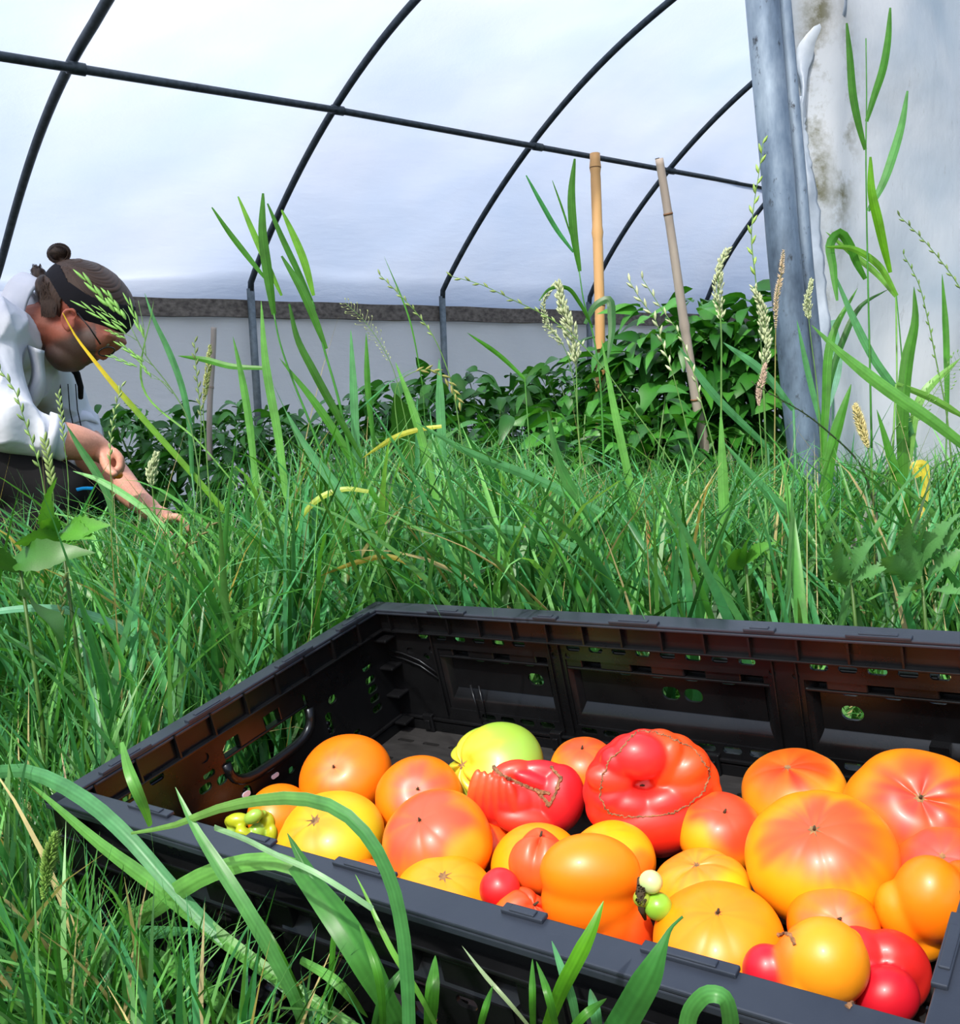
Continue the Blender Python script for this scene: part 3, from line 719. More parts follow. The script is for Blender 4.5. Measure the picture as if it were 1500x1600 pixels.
    if ring:                                                   # corky line running round the crown
        for (T0, amp, p0, p1, wd, sd) in ring:
            rg = np.random.default_rng(sd); b = MB(); k = int(130 * abs(p1 - p0) / 6.28)
            ph = np.linspace(p0, p1, k); tt = T0 + amp * np.sin(2 * ph + sd) + .5 * amp * np.sin(5 * ph + 1 + sd) + rg.normal(0, .010, k)
            ww = wd * (.55 + .45 * np.abs(np.sin(ph * 2.3 + sd))) * rg.uniform(.6, 1.3, k)
            lo = surf(tt - ww, ph, .002)[0]; mi = surf(tt, ph, .011)[0]; hi = surf(tt + ww, ph, .002)[0]
            vs = []
            for i in range(k): vs += [lo[i], mi[i], hi[i]]
            b.add(vs, [(3 * i + j, 3 * i + j + 1, 3 * i + j + 4, 3 * i + j + 3) for i in range(k - 1) for j in (0, 1)])
            b.build('corky_scar', M['cork'], root, smooth=False)
    tag(root, label, 'tomato', grp)
    TOMS.append((root, C, r)); return root
T_ = tomato
T_('plain orange tomato at the back left of the heap, nearest the left handle', 540, 1214, 73, (-.34, -.33), .85, .88, c0=lin(255, 122, 8), c1=lin(246, 96, 30), ext=.95, seed=2, lift=.0)
T_('orange tomato with a pink star-shaped patch, below the green lobed one', 654, 1247, 69, (-.05, -.28), .88, .92, c0=lin(255, 128, 12), c1=lin(240, 86, 66), ext=.80, seed=3, lift=.003)
T_('small orange tomato against the green crumpled pepper', 437, 1274, 52, (.3, -.5), .9, .92, c0=lin(255, 132, 8), c1=lin(250, 110, 20), ext=.9, seed=4, stem=False, scar=None)
T_('large yellow tomato with a dark scar and orange left shoulder, at the front left', 517, 1312, 87, (-.42, -.52), .84, .84, c0=lin(250, 182, 34), c1=lin(246, 112, 30), ext=.86, c2=lin(206, 190, 30), c2w=.6, seed=5, lift=.004, scar='big', stem=False, blot=((.75, -.1, .7, lin(206, 192, 24), .8),), n=5, rd=.03)
T_('large orange tomato with a broad pink streak, centre left of the heap', 683, 1318, 87, (-.38, -.48), .90, .96, c0=lin(255, 140, 14), c1=lin(242, 84, 62), ext=.62, seed=6, lift=.008, cw=.3, blot=((.55, .1, .5, lin(255, 176, 40), .8),), n=6, rd=.02)
T_('orange tomato mostly hidden behind the front rim, far left', 566, 1392, 54, (-.35, -.75), .86, .9, c0=lin(255, 118, 20), c1=lin(250, 96, 40), ext=.8, seed=7)
T_('yellow-orange tomato with a dark oval scar, half behind the front rim', 693, 1408, 81, (-.02, -.62), .84, .92, c0=lin(255, 158, 14), c1=lin(252, 150, 40), ext=.95, seed=8, scar='big', n=7, rd=.025, cav=.08, stem=False)
T_('green and yellow lobed tomato with a brown scar at the back left', 778, 1196, 78, (-.86, -.1), .95, .80, n=8, rd=.15, c0=lin(158, 196, 70), c1=lin(226, 180, 36), ext=.74, cw=.3, seed=9, scar='big', stem=False, cav=.12, lift=.0, warp=.5, blot=((.5, -.2, .7, lin(150, 196, 84), .7),))
T_('orange-red tomato squeezed between the two scarred red tomatoes', 912, 1202, 54, (-.05, -.7), .9, .95, c0=lin(252, 130, 12), c1=lin(240, 76, 46), ext=.72, seed=10, lift=.006)
T_('orange-yellow tomato half hidden below the pleated red one', 838, 1352, 72, (-.2, -.8), .88, .92, c0=lin(255, 160, 14), c1=lin(255, 142, 24), ext=.8, seed=12, stem=False, scar=None)
T_('yellow tomato behind the tall peanut-shaped one', 955, 1345, 70, (-.3, -.75), .86, .92, c0=lin(255, 172, 18), c1=lin(250, 120, 30), ext=1.1, seed=13, blot=((.6, .2, .5, lin(250, 104, 30), .8),), stem=False, scar=None, lift=.006)
T_('small two-lobed orange tomato with pinkish glossy bulges', 843, 1347, 49, (.05, -.85), 1.0, 1.0, n=3, rd=.26, c0=lin(252, 120, 20), c1=lin(244, 86, 50), ext=.0, cw=.7, seed=14, lift=.037, scar=None, cav=.1, warp=.25)
T_('small plain red tomato at the front rim', 781, 1390, 32, (.3, -.6), 1.02, 1.0, c0=lin(222, 26, 30), c1=lin(232, 44, 50), ext=.3, seed=15, lift=.045, scar=None, stem=False, grp='heirloom tomatoes in the crate')
T_('small ribbed orange-red tomato just above the front rim, left of the peanut-shaped one', 815, 1432, 46, (.55, -.5), .86, .95, n=6, rd=.14, c0=lin(250, 110, 20), c1=lin(240, 72, 40), ext=.3, cw=.8, seed=16, lift=.028, scar=None, cav=.1)
T_('small yellow-and-red tomato between the big ringed one and the largest one', 1126, 1302, 66, (.13, -.55), .92, .96, c0=lin(255, 146, 16), c1=lin(236, 66, 44), ext=.55, seed=17, lift=.006, cw=.35, blot=((.5, .1, .45, lin(240, 64, 34), .7), (-.6, .2, .6, lin(255, 172, 22), .8)), n=5, rd=.015)
T_('yellow dimpled tomato beside the small green cherry tomatoes', 1096, 1392, 77, (-.1, -.78), .80, .88, c0=lin(253, 168, 30), c1=lin(250, 130, 44), ext=.7, seed=18, lift=.004, n=5, rd=.07, cav=.1, scar='mid', blot=((.7, -.2, .5, lin(232, 186, 22), .8),), stem=False)
T_('flattened red-topped yellow tomato at the back beside the crate wall', 1240, 1234, 80, (-.12, -.72), .74, .86, c0=lin(255, 158, 30), c1=lin(214, 34, 18), ext=.62, seed=19, lift=.004, cw=.4, scar='mid', stem=False, blot=((.1, .35, .5, lin(255, 178, 50), .7),), n=9, rd=.02, cav=.06)
T_('largest tomato, yellow-orange with a pink crown and small stem stub', 1283, 1342, 116, (-.06, -.52), .86, .90, c0=lin(255, 158, 14), c1=lin(238, 68, 54), ext=.70, seed=20, lift=.006, cw=.28, scar='mid', n=9, rd=.018, cav=.06, c2=lin(246, 96, 26), c2w=.45)
T_('large orange tomato with one smooth dome, at the front rim', 1123, 1470, 102, (.02, -.60), .80, .88, c0=lin(255, 146, 8), c1=lin(255, 126, 26), ext=.95, seed=21, lift=.004, scar='small', n=7, rd=.016, cav=.05)
T_('large red-and-orange notched tomato at the back right edge', 1432, 1268, 108, (.10, -.34), .80, .88, n=4, rd=.08, c0=lin(255, 136, 10), c1=lin(232, 52, 44), ext=.74, cw=.35, seed=22, lift=.006, scar='mid', cav=.12, warp=.4)
T_('pink-topped tomato cut by the right edge of the photo', 1476, 1362, 78, (0, -.42), .86, .9, c0=lin(250, 112, 30), c1=lin(238, 74, 62), ext=.55, seed=24, lift=.006, scar='mid', n=6, rd=.02, stem=False)
T_('orange tomato with a pink star patch between the yellow scarred one and the largest one', 1302, 1448, 70, (.15, -.20), .9, .94, c0=lin(255, 128, 10), c1=lin(246, 104, 66), ext=.80, seed=25, lift=.010, n=5, rd=.015)
T_('pale yellow tomato peeping out at the front rim below the orange dome', 1085, 1560, 52, (0, -.5), .9, .9, c0=lin(255, 178, 16), c1=lin(255, 160, 16), ext=.9, seed=26, scar=None, stem=False)
T_('orange tomato glimpsed under the pleated red one', 762, 1322, 45, (0, -.5), .9, .9, c0=lin(244, 92, 20), c1=lin(240, 80, 20), ext=.9, seed=27, scar=None, stem=False)

def blob_fruit(name, label, lobes, axis_depth, vox=.0016, mat=None, cat='tomato', grp='heirloom tomatoes in the crate', smooth=10, k_blend=10.):
    """lobes: (px,py,rx_px,ry_px,rot_deg,ddepth,colour) fused to one skin; centre depth from the first lobe"""
    b = MB(); info = []
    for (px, py, rx, ry, rot, dd, cc_) in lobes:
        d = axis_depth + dd; Cw = at(px, py, d); a = rx * d / FPX; bb = ry * d / FPX; c3 = min(a, bb) * .96
        R_ = CM @ np.array([1, 0, 0.]); Dn = CM @ np.array([0, 1, 0.]); Vw = CM @ np.array([0, 0, 1.])
        g = math.radians(rot); e1 = R_ * math.cos(g) + Dn * math.sin(g); e2 = -R_ * math.sin(g) + Dn * math.cos(g)
        n1, n2 = 28, 40; vs = []
        for i in range(n1 + 1):
            t = math.pi * i / n1
            for j in range(n2):
                p = 2 * math.pi * j / n2; vs.append(Cw + e1 * a * math.sin(t) * math.cos(p) + e2 * bb * math.cos(t) + Vw * c3 * math.sin(t) * math.sin(p))
        fs = [(i * n2 + j, i * n2 + (j + 1) % n2, (i + 1) * n2 + (j + 1) % n2, (i + 1) * n2 + j) for i in range(n1) for j in range(n2)]
        b.add(vs, fs); info.append((Cw, e1, e2, Vw, a, bb, c3, np.array(cc_)))
    o = b.build('tmp', mat or M['tom'])
    rm = o.modifiers.new('r', 'REMESH'); rm.mode = 'VOXEL'; rm.voxel_size = vox; rm.use_smooth_shade = True
    sm = o.modifiers.new('s', 'SMOOTH'); sm.factor = .6; sm.iterations = smooth
    dg = bpy.context.evaluated_depsgraph_get(); me = bpy.data.meshes.new_from_object(o.evaluated_get(dg)); bpy.data.objects.remove(o)
    V = np.zeros(len(me.vertices) * 3); me.vertices.foreach_get('co', V); V = V.reshape(-1, 3)
    Wt = []
    for (Cw, e1, e2, Vw, a, bb, c3, cc_) in info:
        q = V - Cw; dd = np.sqrt((q @ e1 / a) ** 2 + (q @ e2 / bb) ** 2 + (q @ Vw / c3) ** 2); Wt.append(np.exp(-k_blend * dd))
    Wt = np.array(Wt); Wt /= Wt.sum(0); Cc = np.einsum('kn,kc->nc', Wt, np.array([i[-1] for i in info]))
    nn = nz3(V * 30, 5, 1.2); Cc = Cc * (1 + .10 * nn)[:, None]
    me.color_attributes.clear() if hasattr(me.color_attributes, 'clear') else None
    at2 = me.color_attributes.get('Col') or me.color_attributes.new('Col', 'FLOAT_COLOR', 'POINT')
    C4 = np.ones((len(V), 4), np.float32); C4[:, :3] = np.clip(Cc, 0, 1)
    at2.data.foreach_set('color', C4.ravel())
    me.polygons.foreach_set('use_smooth', [True] * len(me.polygons))
    if not me.materials: me.materials.append(mat or M['tom'])
    root = empty(name, V.mean(0)); s = bpy.data.objects.new('skin', me); col.objects.link(s); adopt(s, root)
    if label: tag(root, label, cat, grp)
    return root, V, info
def scar_px(root, pts, d, wpx=5, name='corky_scar', seed=1, mat=None, jit=2.):
    """corky line lying on a fused fruit: pixels traced, depth given"""
    rg = random.Random(seed); b = MB(); P = []
    for (a, c) in zip(pts[:-1], pts[1:]):
        m = max(2, int(math.hypot(c[0] - a[0], c[1] - a[1]) / 2.5))
        for i in range(m): t = i / m; P.append((a[0] + (c[0] - a[0]) * t, a[1] + (c[1] - a[1]) * t))
    dg = bpy.context.evaluated_depsgraph_get()
    W_ = []
    for (x, y) in P:
        x += rg.uniform(-jit, jit) * .5; y += rg.uniform(-jit, jit) * .5
        D = Vector(ray(x, y)).normalized(); hit = sc.ray_cast(dg, Vector(CAM), D)
        if hit[0]: W_.append(np.array(hit[1]) - np.array(D) * .0003)
    if len(W_) > 3:
        b.tube(W_, [wpx * d / FPX * rg.uniform(.25, .6) for _ in W_], 5); b.build(name, mat or M['cork'], root, smooth=False)
def dep(px, py, rx, lift, flat=.9): return place(px, py, rx, lift, flat)[2]
d16 = dep(925, 1395, 80, .022)
r16, _, _ = blob_fruit('tomato', 'tall peanut-shaped orange tomato with a pinched waist at the front rim', [(922, 1364, 80, 60, 0, 0, lin(255, 132, 14)), (920, 1408, 76, 56, 0, .0, lin(254, 122, 12)), (926, 1458, 74, 44, 6, .0, lin(250, 96, 14)), (984, 1458, 39, 48, -15, -.002, lin(246, 74, 24)), (952, 1440, 48, 50, 0, 0, lin(250, 100, 20))], d16, smooth=14)
d28 = dep(1285, 1510, 74, .03)
r28, _, _ = blob_fruit('tomato', 'yellow fused tomato with a brown arched scar and a red left lobe, front right', [(1290, 1502, 66, 66, 0, 0, lin(250, 156, 30)), (1272, 1545, 62, 44, 20, .0, lin(255, 140, 18)), (1236, 1512, 30, 58, 8, .0, lin(246, 112, 26)), (1200, 1522, 40, 46, -10, .006, lin(206, 24, 46)), (1262, 1458, 36, 20, -20, .008, lin(240, 92, 30)), (1330, 1490, 22, 40, 0, .006, lin(222, 190, 30))], d28, smooth=7, k_blend=14)
d30 = dep(1385, 1520, 72, .012)
r30, _, _ = blob_fruit('tomato', 'deep red folded tomato in the front right corner of the crate', [(1345, 1490, 48, 40, 20, .012, lin(228, 40, 44)), (1400, 1502, 56, 44, 35, .010, lin(226, 38, 36)), (1386, 1556, 50, 44, -15, -.012, lin(214, 24, 44)), (1375, 1590, 46, 30, 0, -.012, lin(200, 12, 28)), (1428, 1530, 26, 46, 10, .006, lin(214, 40, 34))], d30, smooth=5, k_blend=14)
d26 = dep(1445, 1420, 75, .02)
r26, _, _ = blob_fruit('tomato', 'orange tomato with a deep side crease against the right crate wall', [(1454, 1404, 56, 66, 0, 0, lin(255, 128, 10)), (1412, 1430, 40, 56, -28, .006, lin(252, 140, 14)), (1440, 1468, 36, 34, -30, .006, lin(250, 150, 16)), (1500, 1400, 34, 56, 0, .006, lin(246, 100, 16))], d26, smooth=5)
d11 = dep(1019, 1240, 107, .022)
RA, RB, RC = lin(226, 40, 34), lin(240, 78, 24), lin(216, 34, 40)
lob = [(1019, 1240, 98, 88, 0, .040, RA)]
for k in range(18):
    g_ = 2 * math.pi * k / 18; lob.append((1019 + 72 * math.cos(g_), 1239 + 64 * math.sin(g_), 37, 37, 0, .014, (RB if -1.6 < (g_ if g_ < math.pi else g_ - 6.28) < .4 else RA)))
lob += [(1024, 1284, 84, 50, -6, .008, lin(222, 42, 24)), (1000, 1182, 44, 36, 10, .002, lin(230, 44, 48)), (1042, 1192, 24, 42, 18, .004, RB), (1072, 1206, 30, 42, 50, .004, RB), (1072, 1232, 42, 28, -12, .003, lin(236, 62, 34)), (1036, 1256, 46, 28, -22, .001, lin(230, 46, 44)), (990, 1260, 42, 26, 8, .002, lin(230, 44, 44)), (958, 1246, 32, 24, -25, .004, RC), (952, 1218, 38, 24, 10, .004, lin(234, 60, 40)), (966, 1192, 30, 24, 30, .004, RC)]
r11, _, _ = blob_fruit('tomato', 'big red tomato with a deep open centre ringed by a brown corky line', lob, d11, .0013, smooth=9, k_blend=9)
b = MB()
for i in range(10): b.tube([at(1003 + 7 * math.cos(i * 2.4), 1228 + 4 * math.sin(i * 2.4), d11 + .012), at(1004 + 2 * math.cos(i), 1227, d11 + .004)], [.0012, .0004], 5)
b.build('stem_scar', M['stemdark'], r11)
d9 = dep(822, 1248, 90, .014)
lob = [(822, 1250, 84, 50, 0, .016, lin(230, 44, 38)), (872, 1248, 42, 54, 8, .008, lin(218, 34, 44)), (822, 1282, 48, 24, 6, -.002, lin(232, 54, 36)), (808, 1252, 36, 30, 0, .004, lin(228, 42, 40)), (850, 1206, 40, 18, 8, .008, lin(222, 36, 46)), (800, 1206, 34, 18, -14, .008, lin(236, 56, 34)), (838, 1222, 36, 12, 22, .000, lin(214, 30, 44))]
for k in range(6): lob.append((741 + 12 * k, 1232 + 5 * k - (8 if k > 3 else 0), 9.5, 36 - 2 * abs(k - 2), 12 - 5 * k, .010 - .0032 * k, lin(240, 88 - 6 * k, 36)))
r9, _, _ = blob_fruit('tomato', 'pleated red tomato with a Y-shaped corky scar', lob, d9, .0012, smooth=4, k_blend=14)
# green cherry cluster
M['grn'] = tom_mat('green_skin', .28)
root = empty('green_tomato_cluster', at(1010, 1405, d16 - .03))
for (x, y, rp, c_) in ((1017, 1378, 18.5, lin(196, 216, 150)), (1028, 1416, 22.5, lin(140, 190, 60)), (1003, 1404, 14, lin(150, 170, 60))):
    b = MB(); C0 = at(x, y, d16 - .034); r = rp * (d16 - .034) / FPX; vs = []; cs = []
    for i in range(21):
        for j in range(28):
            t = math.pi * i / 20; p = 2 * math.pi * j / 28; vs.append(C0 + r * np.array([math.sin(t) * math.cos(p), math.sin(t) * math.sin(p), math.cos(t) * .96])); cs.append(np.array(c_) * (1 + .12 * math.sin(3 * p + x)))
    b.add(vs, [(i * 28 + j, (i + 1) * 28 + j, (i + 1) * 28 + (j + 1) % 28, i * 28 + (j + 1) % 28) for i in range(20) for j in range(28)], cs); b.build('green_fruit', M['grn'], root)
b = MB(); rg = random.Random(4)
for i in range(16):
    a0 = np.array([1000 + rg.uniform(-3, 5), 1386 + rg.uniform(0, 34)]); q = a0 + np.array([rg.uniform(-9, 10), rg.uniform(-9, 9)])
    b.tube([at(a0[0], a0[1], d16 - .032), at((a0[0] + q[0]) / 2, (a0[1] + q[1]) / 2 - 2, d16 - .040), at(q[0], q[1], d16 - .036)], [.0012, .001, .0004], 5)
b.tube([at(1000, 1372, d16 - .03), at(1001, 1395, d16 - .038), at(1003, 1422, d16 - .035), at(1008, 1436, d16 - .03)], [.0016, .0026, .0022, .001], 6)
b.build('dried_stem', M['stemdark'], root)
tag(root, 'cluster of three small green fruits on a dried stem beside the peanut-shaped tomato', 'tomato')
# green crumpled pepper
dg_ = dep(390, 1295, 42, .03)
M['pep'] = tom_mat('green_pepper_skin', .3)
lob = []; rg = random.Random(12)
for (x, y, rx, ry) in ((372, 1282, 20, 12), (396, 1276, 16, 11), (418, 1284, 12, 16), (424, 1306, 10, 18), (402, 1300, 13, 14), (380, 1302, 14, 10), (362, 1300, 13, 9), (405, 1318, 18, 10), (385, 1314, 16, 8), (360, 1284, 9, 10), (410, 1272, 8, 6)):
    lob.append((x, y, rx, ry, rg.uniform(-40, 40), rg.uniform(-.006, .006), lin(*((150, 190, 74) if rg.random() < .5 else (176, 186, 40)))))
gp, _, _ = blob_fruit('green_pepper', 'small crumpled yellow-green pepper in the left front corner of the crate', lob, dg_, .0011, M['pep'], 'pepper', None, 2, 20)
b = MB(); b.tube([at(428, 1312, dg_), at(432, 1322, dg_ - .004)], [.002, .0016], 6); b.build('stalk', M['stemscar'], gp)
# traced scars on the fused fruits
bpy.context.view_layer.update()
scar_px(r11, [(993, 1143), (976, 1165), (950, 1191), (940, 1221), (938, 1247), (950, 1269), (976, 1276), (1010, 1275), (1049, 1271), (1075, 1260), (1097, 1239), (1108, 1217), (1106, 1200), (1097, 1187), (1080, 1167), (1041, 1150), (1019, 1143), (993, 1143)], d11, 3.4, seed=5, jit=4)
scar_px(r9, [(770, 1197), (785, 1212), (813, 1224), (832, 1233), (861, 1241)], d9, 7, seed=6); scar_px(r9, [(860, 1198), (876, 1215), (869, 1238), (858, 1259), (847, 1244), (835, 1231)], d9, 7, seed=7)
scar_px(r28, [(1214, 1462), (1224, 1458), (1234, 1460), (1240, 1470), (1243, 1480)], d28, 6, seed=2)
scar_px(r30, [(1324, 1574), (1330, 1568), (1337, 1565)], d30, 7, 'dried_stem', 3, M['cork'])
# ------------------------------------------------------------------ grass (uncountable: stuff)
G1, G2, G3, G4, GS = lin(66, 132, 48), lin(112, 176, 92), lin(74, 150, 92), lin(40, 92, 32), lin(206, 192, 134)
def tip_lim(px, dp, front):
    a = np.interp(px, [-100, 0, 120, 300, 345, 400, 700, 930, 1130, 1300, 1600], [775, 785, 808, 812, 735, 700, 692, 742, 736, 722, 715])
    rim = 1209.5 + .277 * px
    fl = np.where(px < 60, 1110, np.where(px < 1440, rim + np.interp(px, [60, 200, 420, 900, 1440], [40, 110, 130, 105, 90]), 1700))
    return np.where(front, fl, a)
def scatter(n, dmin, dmax, pxa, pxb, rng, power=1.0):
    d = np.sqrt(rng.uniform(dmin ** 2, dmax ** 2, n)) if power == 1 else dmin + (dmax - dmin) * rng.uniform(0, 1, n) ** power
    px = rng.uniform(pxa, pxb, n)
    X_ = np.zeros((n, 2))
    # horizontal position whose image column is px at forward distance d
    fx, fy = CM[0, 2], CM[1, 2]; rx_, ry_ = CM[0, 0], CM[1, 0]
    X_[:, 0] = d * fx + (px - 750) / FPX * d * rx_; X_[:, 1] = d * fy + (px - 750) / FPX * d * ry_
    return X_
def blades(name, label, n, dmin, dmax, pxa, pxb, hfun, wfun, seed, seg=6, lean=(.05, .5), bend=(.2, 1.5), fold=False, cols=(G1, G2, G3, G4), straw=.04, excl=None, power=1.0, jit=30, mat='grass'):
    rng = np.random.default_rng(seed)
    XY = scatter(n, dmin, dmax, pxa, pxb, rng, power)
    keep = ~in_crate(XY[:, 0], XY[:, 1], .012)
    if excl is not None: keep &= ~excl(XY[:, 0], XY[:, 1])
    XY = XY[keep]; n = len(XY)
    Lb = hfun(XY, rng); Wd = wfun(XY, rng)
    az = rng.uniform(0, 2 * math.pi, n); p0 = rng.uniform(*lean, n); p1 = rng.uniform(0, 1, n) ** 1.5 * (bend[1] - bend[0]) + bend[0]
    B = np.stack([XY[:, 0], XY[:, 1], gz(XY[:, 0], XY[:, 1]) - .004], 1)
    t = np.linspace(0, 1, seg + 1)
    for it in range(3):
        ang = p0[:, None] + p1[:, None] * t[None] ** 1.7
        ds = Lb[:, None] / seg
        hx = np.concatenate([np.zeros((n, 1)), np.cumsum(np.sin(ang[:, 1:]) * ds, 1)], 1); hz = np.concatenate([np.zeros((n, 1)), np.cumsum(np.cos(ang[:, 1:]) * ds, 1)], 1)
        P = np.stack([B[:, 0:1] + hx * np.cos(az)[:, None], B[:, 1:2] + hx * np.sin(az)[:, None], B[:, 2:3] + hz], -1)
        front = ((B - CT) @ CW)[:, 1] < 0
        top = P[np.arange(n), np.argmax(hz, 1)]; tx, ty, td = pix(top)
        lim = tip_lim(tx, td, front) - rng.exponential(jit, n)
        bx, by, bd = pix(B); over = np.clip((lim - ty) / np.maximum(by - ty, 1), 0, .96)
        Lb = Lb * (1 - over * (ty < lim))
    inc = np.zeros(n, bool)
    for k in range(1, seg + 1): inc |= in_crate(P[:, k, 0], P[:, k, 1], .004) & (P[:, k, 2] < .26)
    inc |= (td < .30) | (Lb < .012)
    if excl is not None:
        for k in range(2, seg + 1): inc |= excl(P[:, k, 0], P[:, k, 1])
    # nothing right before the lens
    dist = np.linalg.norm(P - CAM, axis=2).min(1); inc |= dist < .30
    k_ = ~inc; P = P[k_]; az = az[k_]; Wd = Wd[k_]; n = len(P); Lb = Lb[k_]
    tw = az[:, None] + math.pi / 2 + rng.normal(0, .5, n)[:, None] + rng.normal(0, .6, n)[:, None] * t[None]
    side = np.stack([np.cos(tw), np.sin(tw), np.zeros_like(tw) + rng.normal(0, .15, n)[:, None]], -1)
    prof_ = (1 - t ** 2.2) * (.6 + .4 * np.minimum(1, 4 * t)) + .02
    hw = (Wd[:, None] * prof_[None] / 2)[..., None] * side
    cols = np.array(cols); ci = rng.integers(0, len(cols), n); cj = rng.integers(0, len(cols), n); m_ = rng.uniform(0, 1, n)[:, None]
    c = (cols[ci] * m_ + cols[cj] * (1 - m_)) * rng.uniform(.6, 1.3, n)[:, None]
    st = rng.uniform(0, 1, n) < straw; c[st] = np.array(GS) * rng.uniform(.5, 1.0, (st.sum(), 1))
    if fold:
        nrm = np.stack([-np.cos(az), -np.sin(az), np.full(n, .4)], -1)[:, None] * (Wd[:, None, None] * .22 * prof_[None, :, None])
        V = np.stack([P - hw, P - nrm, P + hw], 2); w3 = 3
    else: V = np.stack([P - hw, P + hw], 2); w3 = 2
    V = V.reshape(-1, 3); s1 = seg + 1
    base = (np.arange(n) * s1 * w3)[:, None, None] + (np.arange(seg) * w3)[None, :, None]
    qs = []
    for j in range(w3 - 1): qs.append(np.stack([base + j, base + j + 1, base + w3 + j + 1, base + w3 + j], -1))
    F = np.concatenate([q.reshape(-1, 4) for q in qs])
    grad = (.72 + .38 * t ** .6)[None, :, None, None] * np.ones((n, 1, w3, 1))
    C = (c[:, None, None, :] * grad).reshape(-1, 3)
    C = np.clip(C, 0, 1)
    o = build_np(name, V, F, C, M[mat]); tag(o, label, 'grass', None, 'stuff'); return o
def loc(XY):
    return (XY[:, 0] - CT[0]) * CW[0, 0] + (XY[:, 1] - CT[1]) * CW[1, 0], (XY[:, 0] - CT[0]) * CW[0, 1] + (XY[:, 1] - CT[1]) * CW[1, 1]
def weedzone(x, y):
    a = pix(np.stack([x, y, np.zeros_like(x)], -1))[0]
    return ((a > 1275) & (y > .5) & (y < .90)) | ((a < 130) & (y > .72) & (y < .86) & (a > -90)) | ((a > 1130) & (a < 1205) & (y > .8) & (y < 1.0))
MANX = lambda x, y: ((x < -.36) & (y > 1.62) & (y < 2.6)) | weedzone(x, y)          # where the man kneels
def pxof(XY): return pix(np.stack([XY[:, 0], XY[:, 1], np.zeros(len(XY))], 1))[0]
# low dense sward
def h1_(XY, r): return r.uniform(.06, .17, len(XY))
def w1_(XY, r): return r.uniform(.0022, .0052, len(XY))
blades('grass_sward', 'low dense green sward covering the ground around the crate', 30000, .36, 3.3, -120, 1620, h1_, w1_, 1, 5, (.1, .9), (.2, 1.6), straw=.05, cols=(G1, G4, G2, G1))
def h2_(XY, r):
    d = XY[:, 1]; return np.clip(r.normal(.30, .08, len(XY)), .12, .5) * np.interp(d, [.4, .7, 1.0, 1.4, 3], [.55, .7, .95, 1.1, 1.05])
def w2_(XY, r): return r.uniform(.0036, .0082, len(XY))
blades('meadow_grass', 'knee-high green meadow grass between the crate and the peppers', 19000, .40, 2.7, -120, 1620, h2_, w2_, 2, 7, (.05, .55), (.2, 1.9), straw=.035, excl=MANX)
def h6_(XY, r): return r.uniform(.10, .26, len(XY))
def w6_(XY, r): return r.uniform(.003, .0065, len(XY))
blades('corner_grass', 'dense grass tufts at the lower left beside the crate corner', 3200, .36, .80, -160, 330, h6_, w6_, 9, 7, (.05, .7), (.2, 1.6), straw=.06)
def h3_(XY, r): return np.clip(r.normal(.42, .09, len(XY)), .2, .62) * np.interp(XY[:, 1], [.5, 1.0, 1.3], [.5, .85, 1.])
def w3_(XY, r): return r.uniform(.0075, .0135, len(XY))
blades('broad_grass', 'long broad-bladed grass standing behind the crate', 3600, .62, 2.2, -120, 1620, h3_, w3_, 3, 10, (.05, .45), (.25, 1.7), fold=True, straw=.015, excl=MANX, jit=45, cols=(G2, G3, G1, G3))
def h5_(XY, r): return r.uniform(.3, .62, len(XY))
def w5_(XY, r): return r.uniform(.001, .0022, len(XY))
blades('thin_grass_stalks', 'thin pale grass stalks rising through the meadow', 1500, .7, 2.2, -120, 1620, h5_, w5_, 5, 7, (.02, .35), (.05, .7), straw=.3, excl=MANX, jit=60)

# ------------------------------------------------------------------ single blades and stalks traced one by one
def spline(P, n):
    P = np.asarray(P, float); m = len(P)
    if m == 2: return P[0] + (P[1] - P[0]) * np.linspace(0, 1, n)[:, None]
    L = np.r_[0, np.cumsum(np.linalg.norm(np.diff(P, axis=0), axis=1))]; L /= L[-1]
    T = np.linspace(0, 1, n); out = np.zeros((n, P.shape[1]))
    # Catmull-Rom in arc parameter
    tang = np.gradient(P, L, axis=0) if m > 2 else None
    for i, t in enumerate(T):
        k = min(np.searchsorted(L, t, 'right') - 1, m - 2); h = L[k + 1] - L[k]; s = (t - L[k]) / h
        out[i] = (2 * s ** 3 - 3 * s ** 2 + 1) * P[k] + (s ** 3 - 2 * s ** 2 + s) * h * tang[k] + (-2 * s ** 3 + 3 * s ** 2) * P[k + 1] + (s ** 3 - s ** 2) * h * tang[k + 1]
    return out
def front_depth(x, y, off):
    D = ray(x, y) @ CW; P0 = w2c(CAM); return (-off - P0[1]) / D[1]
def path3(pts, d0, d1, n=22, bow=0.):
    q = spline(pts, n); t = np.linspace(0, 1, n)
    if d0 < 0:      # stands |d| metres in front of the crate's front wall
        return np.array([at(x, y, front_depth(x, y, -(d0 + (d1 - d0) * a) + .012 * math.sin(math.pi * a))) for (x, y), a in zip(q, t)])
    return np.array([at(x, y, d0 + (d1 - d0) * a + bow * math.sin(math.pi * a)) for (x, y), a in zip(q, t)])
